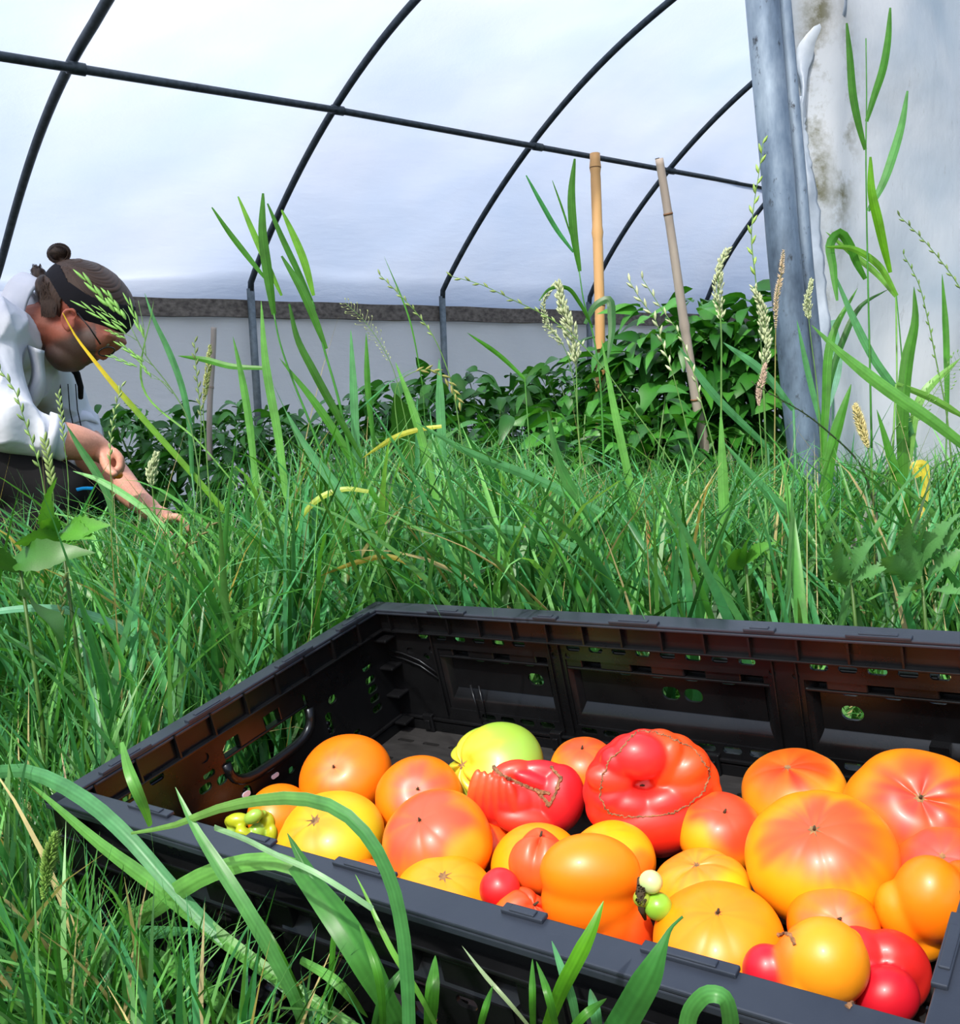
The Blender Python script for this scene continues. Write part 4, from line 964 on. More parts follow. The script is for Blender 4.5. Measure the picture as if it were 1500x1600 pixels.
def ribbon(b, pts, d0, d1, wpx, c, n=22, bow=0., tipend=0, wp=None, foldk=.16, c_tip=None, turn=.35):
    """a grass leaf: first point = tip (narrow), last = base"""
    P = path3(pts, d0, d1, n, bow); t = np.linspace(0, 1, n); vs = []; cs = []
    for i in range(n):
        T = P[min(i + 1, n - 1)] - P[max(i - 1, 0)]; T /= np.linalg.norm(T) + 1e-9
        view = P[i] - CAM; dist = np.linalg.norm(view); view /= dist
        s = np.cross(T, view); s /= np.linalg.norm(s) + 1e-9; g = turn * math.sin(2.2 * t[i] + wpx); nn = np.cross(T, s)
        s2 = s * math.cos(g) + nn * math.sin(g); n2 = np.cross(T, s2)
        w_ = wpx * dist / FPX / 2 * (wp(t[i]) if wp else min(1, (t[i] / .35) ** .75) * (1 - .35 * max(0, t[i] - .6) / .4) + .04)
        cc = np.array(c) if c_tip is None else np.array(c_tip) * (1 - sstep(.15, .55, t[i])) + np.array(c) * sstep(.15, .55, t[i])
        for k in range(9):
            u = k / 4 - 1; vs.append(P[i] + s2 * w_ * u + n2 * w_ * foldk * (1.2 - 1.4 * abs(u) ** .8 + .22 * (k % 2)))
            cs.append(cc * (1.14 if k == 4 else (1.05, .90)[k % 2]) * (1 + .06 * math.sin(9 * t[i] + wpx)))
    b.add(vs, [(9 * i + j, 9 * i + j + 1, 9 * i + j + 10, 9 * i + j + 9) for i in range(n - 1) for j in range(8)], cs); return P
def stalk(b, pts, d0, d1, wpx, c, n=24, bow=0., taper=.5):
    P = path3(pts, d0, d1, n, bow); r = [wpx * (d0 + (d1 - d0) * i / (n - 1)) / FPX / 2 * (taper + (1 - taper) * i / (n - 1)) for i in range(n)]
    b.tube(list(P), r, 6, c); return P
def grow(root, P, r_=None):
    """continue a stem from its lowest traced point down to the soil"""
    e = P[-1]; g_ = float(gz(e[0], e[1])); return [e, np.array([e[0] + (P[-1][0] - P[-3][0]) * .8, e[1] + .01, (e[2] + g_) / 2]), np.array([e[0] + (P[-1][0] - P[-3][0]) * 1.1, e[1] + .015, g_ - .005])]
BA, BB, BC, BD = lin(98, 164, 74), lin(84, 152, 96), lin(72, 140, 44), lin(120, 178, 84)
def blade(label, pts, d0, d1, w_, c=BA, bow=0., c_tip=None, down=True, wp=None, grp=None, name='grass_blade', fold=.16):
    b = MB(); P = ribbon(b, pts, d0, d1, w_, c, bow=bow, c_tip=c_tip, wp=wp, foldk=fold)
    g_ = gz(P[-1][0], P[-1][1]); root = empty(name, (P[-1][0], P[-1][1], float(g_)))
    if down and P[-1][2] > g_ + .01:
        b2 = MB(); r0 = w_ * d1 / FPX * .16; q = grow(root, P); b2.tube(q, [r0, r0 * 1.1, r0 * 1.3], 6, np.array(c) * .9); b2.build('sheath', M['grass'], root)
    b.build('leaf_blade', M['grass'], root); tag(root, label, 'grass blade', grp); return root
# in front of the crate
blade('broad pale blade arching in from the left edge across the crate corner', [(-30, 1212), (30, 1203), (95, 1226), (150, 1262), (200, 1308), (262, 1378), (330, 1450), (430, 1530), (540, 1615)], -.008, -.014, 21, BB, bow=.0, wp=lambda t: min(1, .8 + t) * (1 - .55 * max(0, t - .35)))
blade('long blade running diagonally down right over the crate\'s front left corner', [(40, 1218), (90, 1262), (160, 1322), (230, 1374), (300, 1430), (400, 1505), (500, 1570), (560, 1610)], -.008, -.014, 20, BA)
blade('thick blade bending over at the front rim, its tip pointing left', [(-20, 1500), (80, 1492), (160, 1468), (240, 1418), (320, 1368), (400, 1346), (450, 1350), (480, 1368)], -.008, -.014, 27, lin(110, 176, 84), down=False, wp=lambda t: min(1, .35 + 1.6 * t) * (1 - .35 * max(0, t - .6)))
blade('dark broad blade hanging down from the bend at the front rim', [(462, 1352), (500, 1398), (545, 1460), (585, 1530), (612, 1580), (640, 1640)], -.015, -.021, 36, lin(70, 136, 58), wp=lambda t: .45 + .75 * math.sin(math.pi * min(t + .1, .85)), fold=.22)
blade('flat blade lying level across the lower left corner of the picture', [(325, 1453), (260, 1456), (180, 1462), (100, 1468), (20, 1474), (-60, 1482)], -.015, -.021, 24, BB, down=False)
blade('arching blade crossing in front of the yellow tomato, its dry tip over the rim', [(205, 1302), (270, 1290), (340, 1264), (410, 1250), (470, 1248), (530, 1266), (575, 1308), (608, 1370), (628, 1450), (636, 1530), (640, 1640)], -.036, -.042, 19, lin(84, 158, 90), c_tip=lin(120, 176, 90), bow=0, wp=lambda t: min(1.1, .2 + 2.6 * t) if t < .9 else 1)
blade('short upright blade standing before the left side wall of the crate', [(190, 1160), (200, 1200), (215, 1238), (228, 1268), (235, 1290)], -.022, -.028, 15, BA, wp=lambda t: math.sin(math.pi * min(.08 + t * .8, .95)) + .1)
blade('narrow blade slanting down the front wall below the green pepper', [(274, 1230), (300, 1285), (340, 1350), (385, 1420), (425, 1490), (460, 1560), (480, 1620)], -.036, -.042, 20, lin(88, 152, 82))
blade('cut pale stalk lying against the front rim by the yellow tomato', [(335, 1293), (380, 1310), (430, 1335), (490, 1362), (540, 1392), (582, 1420)], -.036, -.042, 8, lin(140, 190, 140), wp=lambda t: 1, down=False)
blade('green sheathed stalk at the front rim right of the hanging blade', [(555, 1366), (572, 1400), (590, 1440), (615, 1490), (650, 1545), (690, 1620)], -.022, -.028, 8, lin(110, 176, 70))
blade('wide dark blade rising toward the large yellow tomato\'s lower edge', [(449, 1302), (472, 1345), (508, 1405), (548, 1470), (590, 1540), (628, 1620)], -.008, -.014, 28, lin(66, 134, 60), fold=.24)
blade('bright blade whose tip touches the peanut-shaped tomato', [(943, 1408), (925, 1452), (902, 1498), (878, 1545), (850, 1620)], -.015, -.021, 22, lin(92, 166, 40))
blade('broad blade with a twisted tip in front of the orange dome tomato', [(1067, 1432), (1050, 1448), (1035, 1478), (1015, 1522), (988, 1572), (960, 1620)], -.029, -.035, 36, lin(66, 138, 66), wp=lambda t: .12 + 1.0 * sstep(.05, .6, t))
blade('folded-over blade forming a hoop at the bottom edge, right of centre', [(1136, 1640), (1141, 1590), (1128, 1556), (1106, 1553), (1084, 1572), (1070, 1640)], -.015, -.021, 26, lin(86, 160, 80), wp=lambda t: .9, down=False)
for i, (pts, w_, c_, lb) in enumerate([([(862, 1470), (876, 1510), (892, 1555), (905, 1620)], 13, BB, 'slim blade just right of the moulded letters'), ([(680, 1493), (676, 1540), (670, 1620)], 20, BC, 'blunt cut blade standing upright at the bottom edge'),
        ([(832, 1498), (832, 1560), (833, 1620)], 10, BC, 'straight upright blade beneath the rim, left of the bright one'), ([(838, 1502), (852, 1540), (872, 1620)], 11, BC, 'blade leaning right beside the straight upright one'),
        ([(948, 1560), (915, 1585), (880, 1625)], 12, BC, 'short blade slanting up right near the bottom edge'), ([(722, 1478), (756, 1522), (800, 1572), (840, 1620)], 6, lin(150, 176, 130), 'thin pale stalk slanting across the front wall'),
        ([(384, 1402), (405, 1440), (432, 1486), (470, 1560)], 13, BC, 'pointed blade between the two diagonal ones, lower left'), ([(922, 1545), (930, 1580), (936, 1620)], 16, BB, 'stubby bluish blade under the broad twisted one'),
        ([(160, 1462), (230, 1488), (300, 1530), (360, 1585), (400, 1630)], 22, BA, 'blade sweeping down right from the level one, lower left'), ([(770, 1540), (757, 1580), (745, 1625)], 10, BC, 'small blade left of the straight upright one'),
        ([(540, 1400), (524, 1450), (518, 1520), (515, 1600)], 8, BC, 'thin upright blade crossing the front wall below the rim'), ([(575, 1590), (520, 1530), (470, 1500)], 14, BA, 'blade fanning left from the clump below the crate'),
        ([(640, 1500), (600, 1560), (580, 1630)], 14, lin(60, 124, 50), 'dark blade in the clump below the crate front'), ([(560, 1440), (590, 1520), (600, 1620)], 12, BC, 'upright blade in the clump below the crate front'),
        ([(1230, 1600), (1215, 1630), (1200, 1660)], 10, BC, 'blade tip at the bottom edge near the red-lobed tomato')]):
    blade(lb, pts, -.010 - .006 * (i % 5), -.016 - .006 * (i % 5), w_, c_)
# left and middle, individually visible
blade('yellow-tipped blade crossing the man\'s cheek', [(98, 489), (118, 525), (146, 562), (178, 602), (220, 650), (300, 740), (352, 800)], 1.30, 1.33, 11, lin(104, 160, 50), c_tip=lin(228, 196, 40), wp=lambda t: .8 * min(1, .15 + 2 * t))
blade('green blade curving up right of the man\'s forehead', [(226, 458), (240, 498), (262, 545), (283, 600), (295, 655), (300, 740)], 1.3, 1.32, 9, BB)
blade('level blade tip pointing left below the short pale cane', [(278, 556), (320, 562), (360, 572), (410, 575)], 1.25, 1.25, 9, BC, down=False)
blade('upright blade tip right of the short pale cane', [(364, 526), (376, 580), (388, 650), (400, 760)], 1.2, 1.2, 11, BA)
blade('pale blade lying across the man\'s wrist', [(114, 736), (150, 748), (190, 770), (240, 808), (262, 830)], 1.25, 1.24, 10, lin(120, 190, 110))
blade('dark blade crossing the man\'s forearm', [(104, 664), (125, 700), (148, 735), (166, 768), (180, 820)], 1.3, 1.3, 11, lin(70, 130, 70))
blade('bluish blade arching over the grass at the left edge', [(255, 1060), (220, 1012), (175, 975), (120, 956), (60, 950), (-30, 958)], .95, .9, 12, lin(110, 178, 140), down=False)
tall = [([(408, 470), (414, 560), (436, 690), (450, 800)], 13, BA, 1.1), ([(445, 640), (480, 700), (525, 760), (590, 850), (640, 930)], 16, BB, 1.05), ([(548, 515), (552, 600), (556, 700), (560, 800)], 13, BB, 1.15),
        ([(572, 520), (575, 610), (585, 700)], 9, BC, 1.2), ([(437, 560), (500, 640), (560, 735), (600, 800)], 12, BC, 1.15), ([(618, 566), (645, 640), (670, 730), (690, 820)], 13, BA, 1.15), ([(686, 560), (688, 640), (694, 740)], 14, BB, 1.2),
        ([(650, 660), (740, 710), (830, 745), (920, 790), (990, 830)], 14, BB, 1.0), ([(730, 520), (780, 555), (820, 592)], 7, BC, 1.5), ([(855, 640), (880, 740), (930, 810), (1000, 880)], 16, lin(62, 124, 54), 1.0),
        ([(682, 835), (780, 826), (880, 850), (960, 890), (1050, 925)], 15, BB, .98), ([(760, 950), (870, 970), (990, 965), (1090, 930)], 10, BC, .99), ([(940, 530), (958, 630), (985, 760), (1010, 900)], 12, BA, 1.2), ([(1126, 640), (1130, 760), (1140, 940)], 15, BA, 1.12),
        ([(1010, 830), (1110, 880), (1140, 960)], 12, BC, 1.05), ([(1130, 690), (1200, 770), (1280, 850), (1310, 900)], 13, BB, 1.1), ([(1060, 540), (1110, 610), (1200, 700)], 11, lin(70, 136, 84), 1.4), ([(1130, 535), (1190, 580), (1240, 640)], 12, lin(90, 160, 110), 1.4),
        ([(1245, 500), (1262, 580), (1290, 690)], 8, BB, 1.5), ([(1340, 450), (1302, 520), (1290, 640), (1285, 740)], 12, BC, 1.35), ([(1268, 508), (1310, 548), (1380, 604), (1460, 660), (1530, 715)], 17, BA, 1.2), ([(1300, 418), (1330, 490), (1365, 560), (1405, 620), (1430, 700)], 11, BB, 1.3),
        ([(1428, 448), (1430, 500), (1418, 560), (1410, 650), (1412, 760)], 17, lin(66, 128, 36), 1.25), ([(1472, 428), (1478, 520), (1480, 640)], 8, BC, 1.4), ([(1388, 452), (1345, 478), (1318, 530), (1296, 600), (1290, 680)], 9, lin(56, 110, 50), 1.35), ([(1290, 362), (1330, 395), (1372, 430), (1400, 463)], 8, BD, 1.35),
        ([(1500, 560), (1440, 620), (1420, 720)], 12, BD, 1.3), ([(1520, 660), (1450, 620), (1400, 600)], 10, BD, 1.25), ([(1330, 600), (1300, 700), (1290, 800)], 16, BC, 1.2), ([(1370, 640), (1400, 740), (1440, 860)], 12, BC, 1.15), ([(1296, 640), (1310, 560), (1302, 500)], 11, lin(120, 176, 150), 1.45),
        ([(240, 470), (225, 610), (310, 690), (370, 760)], 3, BD, 1.3), ([(600, 400), (640, 500), (660, 600)], 2.5, BC, 1.3)]
TL = ['upright blade under the fan of five leaves', 'long bluish blade sloping down right below the reed fan', 'straight bluish blade midway between second and middle hoop legs', 'slimmer blade beside the straight bluish one, tip over the peppers', 'deep green blade slanting down right from the second hoop leg',
 'fresh blade rising left of the dark dock leaf', 'upright blade at the foot of the middle hoop leg', 'long blade sloping down right across the grass centre', 'short blade tip leaning left against the wall right of the middle leg', 'dark blade sloping right below the pale plume',
 'nearly level bluish blade low across the centre grass', 'nearly level blade just above the crate back rim', 'blade leaning left past the foot of the yellow cane', 'broad upright blade in front of the grey cane foot', 'short blade low behind the crate, right of centre', 'bluish blade leaning left below the tall pepper bush',
 'dark bluish blade crossing the tall pepper bush', 'pale bluish blade before the pepper bush beside the post', 'slim blade tip against the right side of the post', 'blade standing at the sheet edge right of the post', 'long blade slanting down right across the end sheet', 'steep blade slanting across the middle of the end sheet',
 'dark broad upright blade near the right edge', 'slim upright blade at the far right edge', 'thin dark blade arching left over the end sheet', 'pale blade reaching left to the bent hook leaf', 'pale blade leaning right at the right edge', 'pale blade low at the right edge, pointing left', 'broad blade at the lower left of the end sheet', 'blade low in the middle of the end sheet', 'greyish blade standing against the sheet near the torn strip',
 'hair-thin pale stem rising right of the man', 'hair-thin stem left of the middle hoop leg']
for i, (pts, w_, c_, d_) in enumerate(tall):
    x, y = pts[0]
    hz_ = 'short pale cane' if x < 420 else 'second hoop leg' if x < 560 else 'middle hoop leg' if x < 760 else 'yellow bamboo cane' if x < 1010 else 'leaning grey cane' if x < 1140 else 'galvanised post' if x < 1280 else 'milky end sheet'
    sz = 'broad' if w_ > 13.5 else 'slim' if w_ < 9.5 else 'medium-wide'
    col_ = {BA: 'fresh green', BB: 'bluish green', BC: 'deep green', BD: 'pale green'}.get(c_, 'dark green')
    way = 'leaning right' if pts[-1][0] < x - 25 else 'leaning left' if pts[-1][0] > x + 25 else 'standing upright'
    blade(TL[i], pts, d_, d_, w_, c_)
# reeds: stem with leaves
def reed(label, stem, leaves, d, c=lin(76, 150, 60), sw=4, grp=None):
    b = MB(); P = stalk(b, stem, d, d, sw, c); q = grow(None, P); rr = sw * d / FPX / 2; b.tube(q, [rr, rr * 1.1, rr * 1.2], 6, c)
    root = empty('reed', (P[-1][0], P[-1][1], float(gz(P[-1][0], P[-1][1])))); b.build('stem', M['grass'], root)
    for (pts, w_, cc) in leaves:
        b = MB(); ribbon(b, pts, d - .02, d, w_, cc, wp=lambda t: math.sin(math.pi * min(.04 + t * .86, .97)) ** .8 + .06); b.build('leaf_blade', M['grass'], root)
    tag(root, label, 'reed', grp); return root
RG = lin(70, 136, 48); RG2 = lin(60, 120, 36); RG3 = lin(112, 176, 60)
reed('tall thin reed with paired upright leaves before the milky end sheet', [(1353, 60), (1354, 150), (1353, 232), (1354, 330), (1356, 430), (1359, 560), (1362, 700)],
     [([(1323, 36), (1328, 90), (1333, 150), (1343, 200), (1352, 234)], 10, RG2), ([(1391, 12), (1387, 66), (1379, 110), (1366, 150), (1354, 190)], 10, RG), ([(1418, 142), (1410, 190), (1396, 240), (1378, 290), (1356, 330)], 11, lin(96, 164, 92)), ([(1360, 245), (1362, 300), (1372, 345), (1382, 390), (1391, 426)], 12, lin(96, 160, 30))], 1.25, sw=3.4)
reed('reed with one leaf bent over in a hook at the left of the end sheet', [(1400, 455), (1406, 520), (1412, 600), (1420, 700)], [([(1308, 470), (1302, 420), (1300, 375), (1312, 364), (1326, 380), (1338, 410), (1352, 436)], 13, RG), ([(1292, 386), (1330, 388), (1370, 412), (1402, 462)], 9, RG3)], 1.3, sw=3)
reed('reed with two tall leaves left of the yellow bamboo cane', [(905, 424), (912, 470), (926, 520), (936, 580), (942, 680), (945, 800)], [([(822, 274), (846, 318), (872, 362), (896, 394)], 7, lin(70, 150, 90)), ([(898, 248), (893, 300), (896, 360), (906, 424)], 12, RG2), ([(863, 282), (880, 330), (893, 372)], 3, RG), ([(950, 560), (956, 500), (950, 468), (932, 476), (914, 506)], 12, lin(60, 112, 60)), ([(842, 470), (858, 452), (886, 450), (906, 474), (926, 512)], 6, RG2)], 1.3, sw=4)
reed('fan of five tall pointed leaves in front of the second hoop leg', [(428, 490), (436, 530), (456, 590), (484, 660), (520, 760)], [([(331, 324), (360, 366), (388, 402), (415, 436)], 8, RG), ([(372, 307), (390, 350), (412, 400), (440, 462)], 9, RG3), ([(411, 302), (410, 360), (418, 425), (428, 492)], 14, RG2), ([(418, 318), (440, 370), (466, 425), (492, 482)], 9, RG2), ([(440, 328), (456, 362), (474, 405), (490, 462)], 11, RG3)], 1.15, sw=5)
reed('slanting reed stem with sheaths crossing the middle of the wooden rail', [(488, 470), (505, 540), (528, 620), (545, 700), (560, 780)], [([(440, 400), (470, 450), (510, 545)], 12, lin(70, 130, 50)), ([(452, 475), (465, 530), (490, 580), (565, 715)], 12, lin(56, 110, 36))], 1.12, sw=6)
# ------------------------------------------------------------------ seed heads
def spikelet(b, p, dirv, L, W, c, n=5, awn=0.):
    dirv = dirv / (np.linalg.norm(dirv) + 1e-9); ts = [0, .25, .55, .85, 1.0]; rs = [.25, .85, 1., .5, .08]
    b.tube([p + dirv * L * t for t in ts], [W * r for r in rs], 5, np.array(c), cap=False)
    if awn: b.tube([p + dirv * L, p + dirv * (L + awn)], [W * .09, W * .03], 3, c, cap=False)
def head(kind, label, pts, d, stem=None, c=lin(150, 176, 110), sw=2.6, hd=None, seed=0, size=1.0, sc_=lin(110, 156, 80), grp=None):
    rg = np.random.default_rng(seed + 77); P = path3(pts, d, d, 40); T = np.gradient(P, axis=0); T /= np.linalg.norm(T, axis=1)[:, None]
    s = d / FPX * size; b = MB(); R_ = CM[:, 0]; V_ = CM[:, 2]
    for i in range(40):
        t = i / 39; tang = -T[i]      # towards the tip (first point is the tip)
        sideA = np.cross(tang, V_); sideA /= np.linalg.norm(sideA)
        if kind == 'rye':
            if i % 3 == 0: sg = 1 if (i // 3) % 2 else -1; spikelet(b, P[i], tang + sideA * sg * .45 + V_ * rg.normal(0, .2), 13 * s, 2.1 * s, np.array(c) * rg.uniform(.85, 1.1))
        elif kind == 'foxtail':
            for _ in range(7):
                a = rg.uniform(0, 6.28); o = sideA * math.cos(a) + V_ * math.sin(a); env = math.sin(math.pi * min(max(t * .94 + .04, .04), .97)) ** .5
                spikelet(b, P[i] + o * 2.2 * s * env, tang + o * .9, 7.5 * s * env, 1.3 * s, np.array(c) * rg.uniform(.75, 1.15), awn=3 * s)
        elif kind == 'plume':
            for _ in range(4):
                a = rg.uniform(0, 6.28); o = sideA * math.cos(a) + V_ * math.sin(a); env = (.25 + .9 * t) * (1 if t < .85 else .6)
                L0 = rg.uniform(2, 13) * s * env; q = P[i] + (o * .8 + tang * .8) * L0; b.tube([P[i], q], [.35 * s] * 2, 3, c, cap=False)
                spikelet(b, q, tang + o * .5, 8.5 * s, 1.8 * s, np.array(c) * rg.uniform(.8, 1.12), awn=1.5 * s)
        elif kind == 'airy':
            if i % 2 == 0:
                for sg in (-1, 1):
                    L0 = rg.uniform(6, 26) * s * (.3 + .7 * math.sin(math.pi * min(t + .1, 1))); o = sideA * sg + V_ * rg.normal(0, .4); q = P[i] + (o * .8 + tang * .6) * L0
                    b.tube([P[i], q], [.3 * s] * 2, 3, c, cap=False); spikelet(b, q, tang + o * .4, 6 * s, 1.2 * s, c)
    st = MB(); full = list(pts) + (list(stem) if stem else [])
    PS = stalk(st, full, d, d, sw, sc_, n=40, taper=.35); rr = sw * d / FPX / 2; st.tube(grow(None, PS), [rr, rr, rr], 5, sc_)
    g_ = float(gz(PS[-1][0], PS[-1][1])); root = empty('seeding_grass', (PS[-1][0], PS[-1][1], g_))
    st.build('stem', M['grass'], root); hd_ = b.build('seed_head', M['seed'], root)
    tag(root, label, 'grass stalk', grp); return root
PG = lin(196, 208, 164); TN = lin(216, 196, 164)
head('plume', 'pale green plume of grass in front of the rail, left of the yellow bamboo cane', [(872, 448), (882, 490), (896, 530), (900, 572)], 1.25, [(902, 640), (908, 740), (915, 860)], PG, 4, seed=1, size=1.15)
head('plume', 'small airy plume leaning left behind the pale green plume', [(866, 446), (850, 470), (852, 500), (880, 540)], 1.3, [(900, 620), (905, 700)], PG, 2, seed=2, size=.6)
head('rye', 'tall narrow seed spike just left of the galvanised post top', [(1192, 224), (1186, 270), (1178, 320), (1174, 370), (1180, 430)], 1.35, [(1188, 520), (1194, 640), (1200, 780)], lin(160, 196, 96), 3, seed=3, size=1.25)
head('plume', 'dense pale seed head in front of the dark pepper bush, beside the tan one', [(1180, 452), (1192, 490), (1196, 530), (1194, 572)], 1.3, [(1196, 680), (1200, 860)], PG, 4, seed=4, size=1.0)
head('foxtail', 'dried tan seed spike overlapping the galvanised post', [(1224, 392), (1220, 430), (1213, 470), (1212, 512)], 1.3, [(1211, 600), (1210, 760)], TN, 3, seed=5, size=.72, sc_=lin(150, 150, 90))
head('foxtail', 'fluffy golden seed head low in front of the end sheet', [(1336, 632), (1342, 655), (1350, 680), (1356, 700)], 1.2, [(1362, 740), (1368, 800)], lin(222, 210, 150), 3, seed=6, size=1.15)
head('foxtail', 'ragged pinkish-brown seed head left of the post base', [(1196, 568), (1192, 590), (1186, 612), (1186, 634)], 1.25, [(1190, 700), (1196, 780)], lin(212, 188, 168), 2.5, seed=7, size=.8)
head('rye', 'knotted pale seed spike leaning right across the grey cane', [(984, 440), (1002, 470), (1024, 500), (1036, 540), (1050, 580)], 1.2, [(1066, 640), (1085, 720), (1105, 840)], PG, 3, seed=8, size=1.15)
head('rye', 'second pale seed spike just right of the knotted one', [(1004, 436), (1032, 480), (1060, 520), (1080, 570), (1096, 630)], 1.25, [(1115, 700), (1130, 800)], PG, 3, seed=9)
head('plume', 'pale ragged plume above the pepper bush left of the tall spike', [(1136, 392), (1124, 420), (1122, 456), (1126, 500)], 1.3, [(1127, 600), (1126, 760), (1128, 900)], PG, 5, seed=10, size=.9)
head('rye', 'seed spike slanting from the wooden rail down toward the grey cane', [(706, 432), (750, 444), (800, 468), (850, 492), (880, 512)], 1.2, [(930, 560), (990, 640), (1060, 740), (1120, 860)], lin(140, 164, 96), 3, seed=11, size=.9)
head('rye', 'thin seed spike leaning left before the middle of the wall', [(594, 430), (622, 458), (650, 488), (676, 524)], 1.2, [(700, 580), (720, 680), (735, 800)], lin(140, 164, 96), 3, seed=12, size=.8)
head('airy', 'wispy seed head rising beside the middle hoop leg', [(540, 474), (566, 498), (590, 530), (610, 566)], 1.25, [(630, 640), (650, 760)], lin(176, 190, 130), 2, seed=13, size=.7)
head('rye', 'drooping brown-green seed spike over the pepper leaves, centre', [(718, 628), (700, 596), (676, 578), (650, 580)], 1.2, [(628, 592), (622, 680), (640, 800)], lin(150, 150, 84), 2.5, seed=14, size=1.1)
head('foxtail', 'pale feathery seed head in front of the short pale cane', [(328, 540), (326, 570), (322, 600), (318, 630)], 1.3, [(322, 700), (330, 800)], lin(176, 186, 120), 2.6, seed=15, size=.8)
head('rye', 'dark upright seed spike left of the short pale cane', [(304, 535), (306, 570), (310, 610), (314, 650)], 1.2, [(312, 720), (300, 840)], lin(120, 140, 84), 2.4, seed=16, size=.9)
head('plume', 'pale seed head beside the man\'s reaching hand', [(244, 712), (238, 735), (238, 760)], 1.35, [(242, 800), (248, 850)], PG, 3, seed=17, size=.8)
head('rye', 'green seed spike at the left edge over the man\'s sleeve', [(0, 578), (24, 612), (36, 650), (50, 690), (62, 730)], 1.15, [(72, 790), (84, 900), (90, 1000)], lin(130, 164, 90), 3, seed=18, size=1.2)
head('rye', 'short seed spike before the man\'s chest', [(92, 618), (96, 650), (100, 690)], 1.2, [(106, 740), (104, 860)], lin(150, 176, 110), 2.2, seed=19, size=.9)
head('rye', 'seed spike beside the man\'s wrist', [(190, 604), (180, 640), (174, 680), (172, 720)], 1.2, [(176, 780), (170, 880)], lin(150, 176, 110), 2.2, seed=20, size=.9)
head('rye', 'seed spike crossing the man\'s dark trousers', [(70, 690), (76, 720), (82, 760)], 1.1, [(84, 840), (80, 940)], lin(140, 166, 96), 2.4, seed=21, size=1.3)
head('rye', 'long seed stalk arching before the end sheet at the right edge', [(1406, 338), (1440, 372), (1472, 410), (1500, 450)], 1.3, [(1530, 520), (1540, 700)], lin(130, 160, 90), 2.6, seed=22, size=.8)
head('rye', 'seed stalk curving up right of the hooked reed', [(1412, 398), (1434, 440), (1450, 500), (1462, 560)], 1.3, [(1478, 640), (1490, 760)], lin(110, 150, 70), 3, seed=23, size=.7)
head('airy', 'wiry branching weed with tiny buds at the right edge', [(1500, 560), (1470, 600), (1440, 640), (1400, 668)], 1.25, [(1390, 740), (1380, 840)], lin(110, 156, 80), 2, seed=24, size=.9)
head('rye', 'dark grass stalk slanting down right at the foot of the post', [(1178, 600), (1216, 622), (1260, 648), (1300, 680)], 1.15, [(1340, 720), (1370, 800)], lin(70, 84, 50), 4, seed=25, size=.5, sc_=lin(50, 70, 40))
head('plume', 'pale seed head rising by the right side of the pepper bush', [(1268, 440), (1262, 470), (1264, 500)], 1.35, [(1276, 600), (1286, 760)], PG, 2.5, seed=26, size=.6)
head('foxtail', 'green flowering grass head at the lower left edge', [(86, 1302), (78, 1335), (72, 1370), (68, 1405)], .50, [(60, 1480), (50, 1600)], lin(120, 160, 70), 4, seed=27, size=1.6, sc_=lin(96, 140, 60))
head('rye', 'pale seed spike among the short grass left of the crate', [(100, 905), (96, 950), (96, 1000)], .9, [(100, 1080), (110, 1180)], lin(150, 170, 100), 3, seed=28, size=1.1)
head('rye', 'seeding stalk slanting up right in the grass left of centre', [(330, 820), (300, 848), (262, 890), (240, 930)], .95, [(215, 990), (190, 1080)], lin(120, 120, 70), 2.6, seed=29, size=1.0, sc_=lin(86, 110, 60))
# large brome heads hanging over the man's headband
root = empty('seeding_grass', at(318, 860, 1.25) * np.array([1, 1, 0]))
b = MB(); d = 1.25
P = stalk(b, [(205, 512), (228, 556), (262, 600), (292, 650), (308, 720), (318, 860)], d, d, 3, lin(110, 150, 90)); b.tube(grow(None, P), [.0013] * 3, 5, lin(110, 150, 90)); 
for br in ([(192, 482), (205, 512)], [(180, 520), (214, 532)], [(216, 470), (228, 556)], [(188, 545), (240, 572)], [(235, 590), (266, 606)], [(222, 575), (270, 615)]): stalk(b, [br[0], ((br[0][0] + br[1][0]) / 2 + 2, (br[0][1] + br[1][1]) / 2 - 3), br[1]], d, d, 1.6, lin(120, 160, 100))
b.build('stem', M['grass'], root)
for (x0, y0, x1, y1, w_) in ((126, 428, 178, 488, 9), (165, 455, 196, 500, 8), (124, 474, 196, 522, 6), (152, 480, 198, 514, 4), (199, 466, 224, 528, 6), (168, 516, 196, 530, 4), (185, 536, 224, 566, 6), (172, 556, 214, 574, 4), (216, 562, 236, 590, 4)):
    a, e = at(x0, y0, d), at(x1, y1, d); k = 6
    b = MB()
    for i in range(k):
        t = i / k; p = e + (a - e) * t; sd = np.cross(a - e, CM[:, 2]); sd /= np.linalg.norm(sd); L = np.linalg.norm(a - e)
        spikelet(b, p + sd * (1 if i % 2 else -1) * w_ * .12 * d / FPX, (a - e) / L + sd * (.12 if i % 2 else -.12), L * .34, w_ * .42 * d / FPX * (1 - .4 * t), np.array(lin(122, 176, 84)) * (1 + .12 * (i % 2)))
    b.build('spikelet', M['seed'], root)
tag(root, 'brome grass with fat drooping spikelets hanging over the man\'s black headband', 'grass stalk')

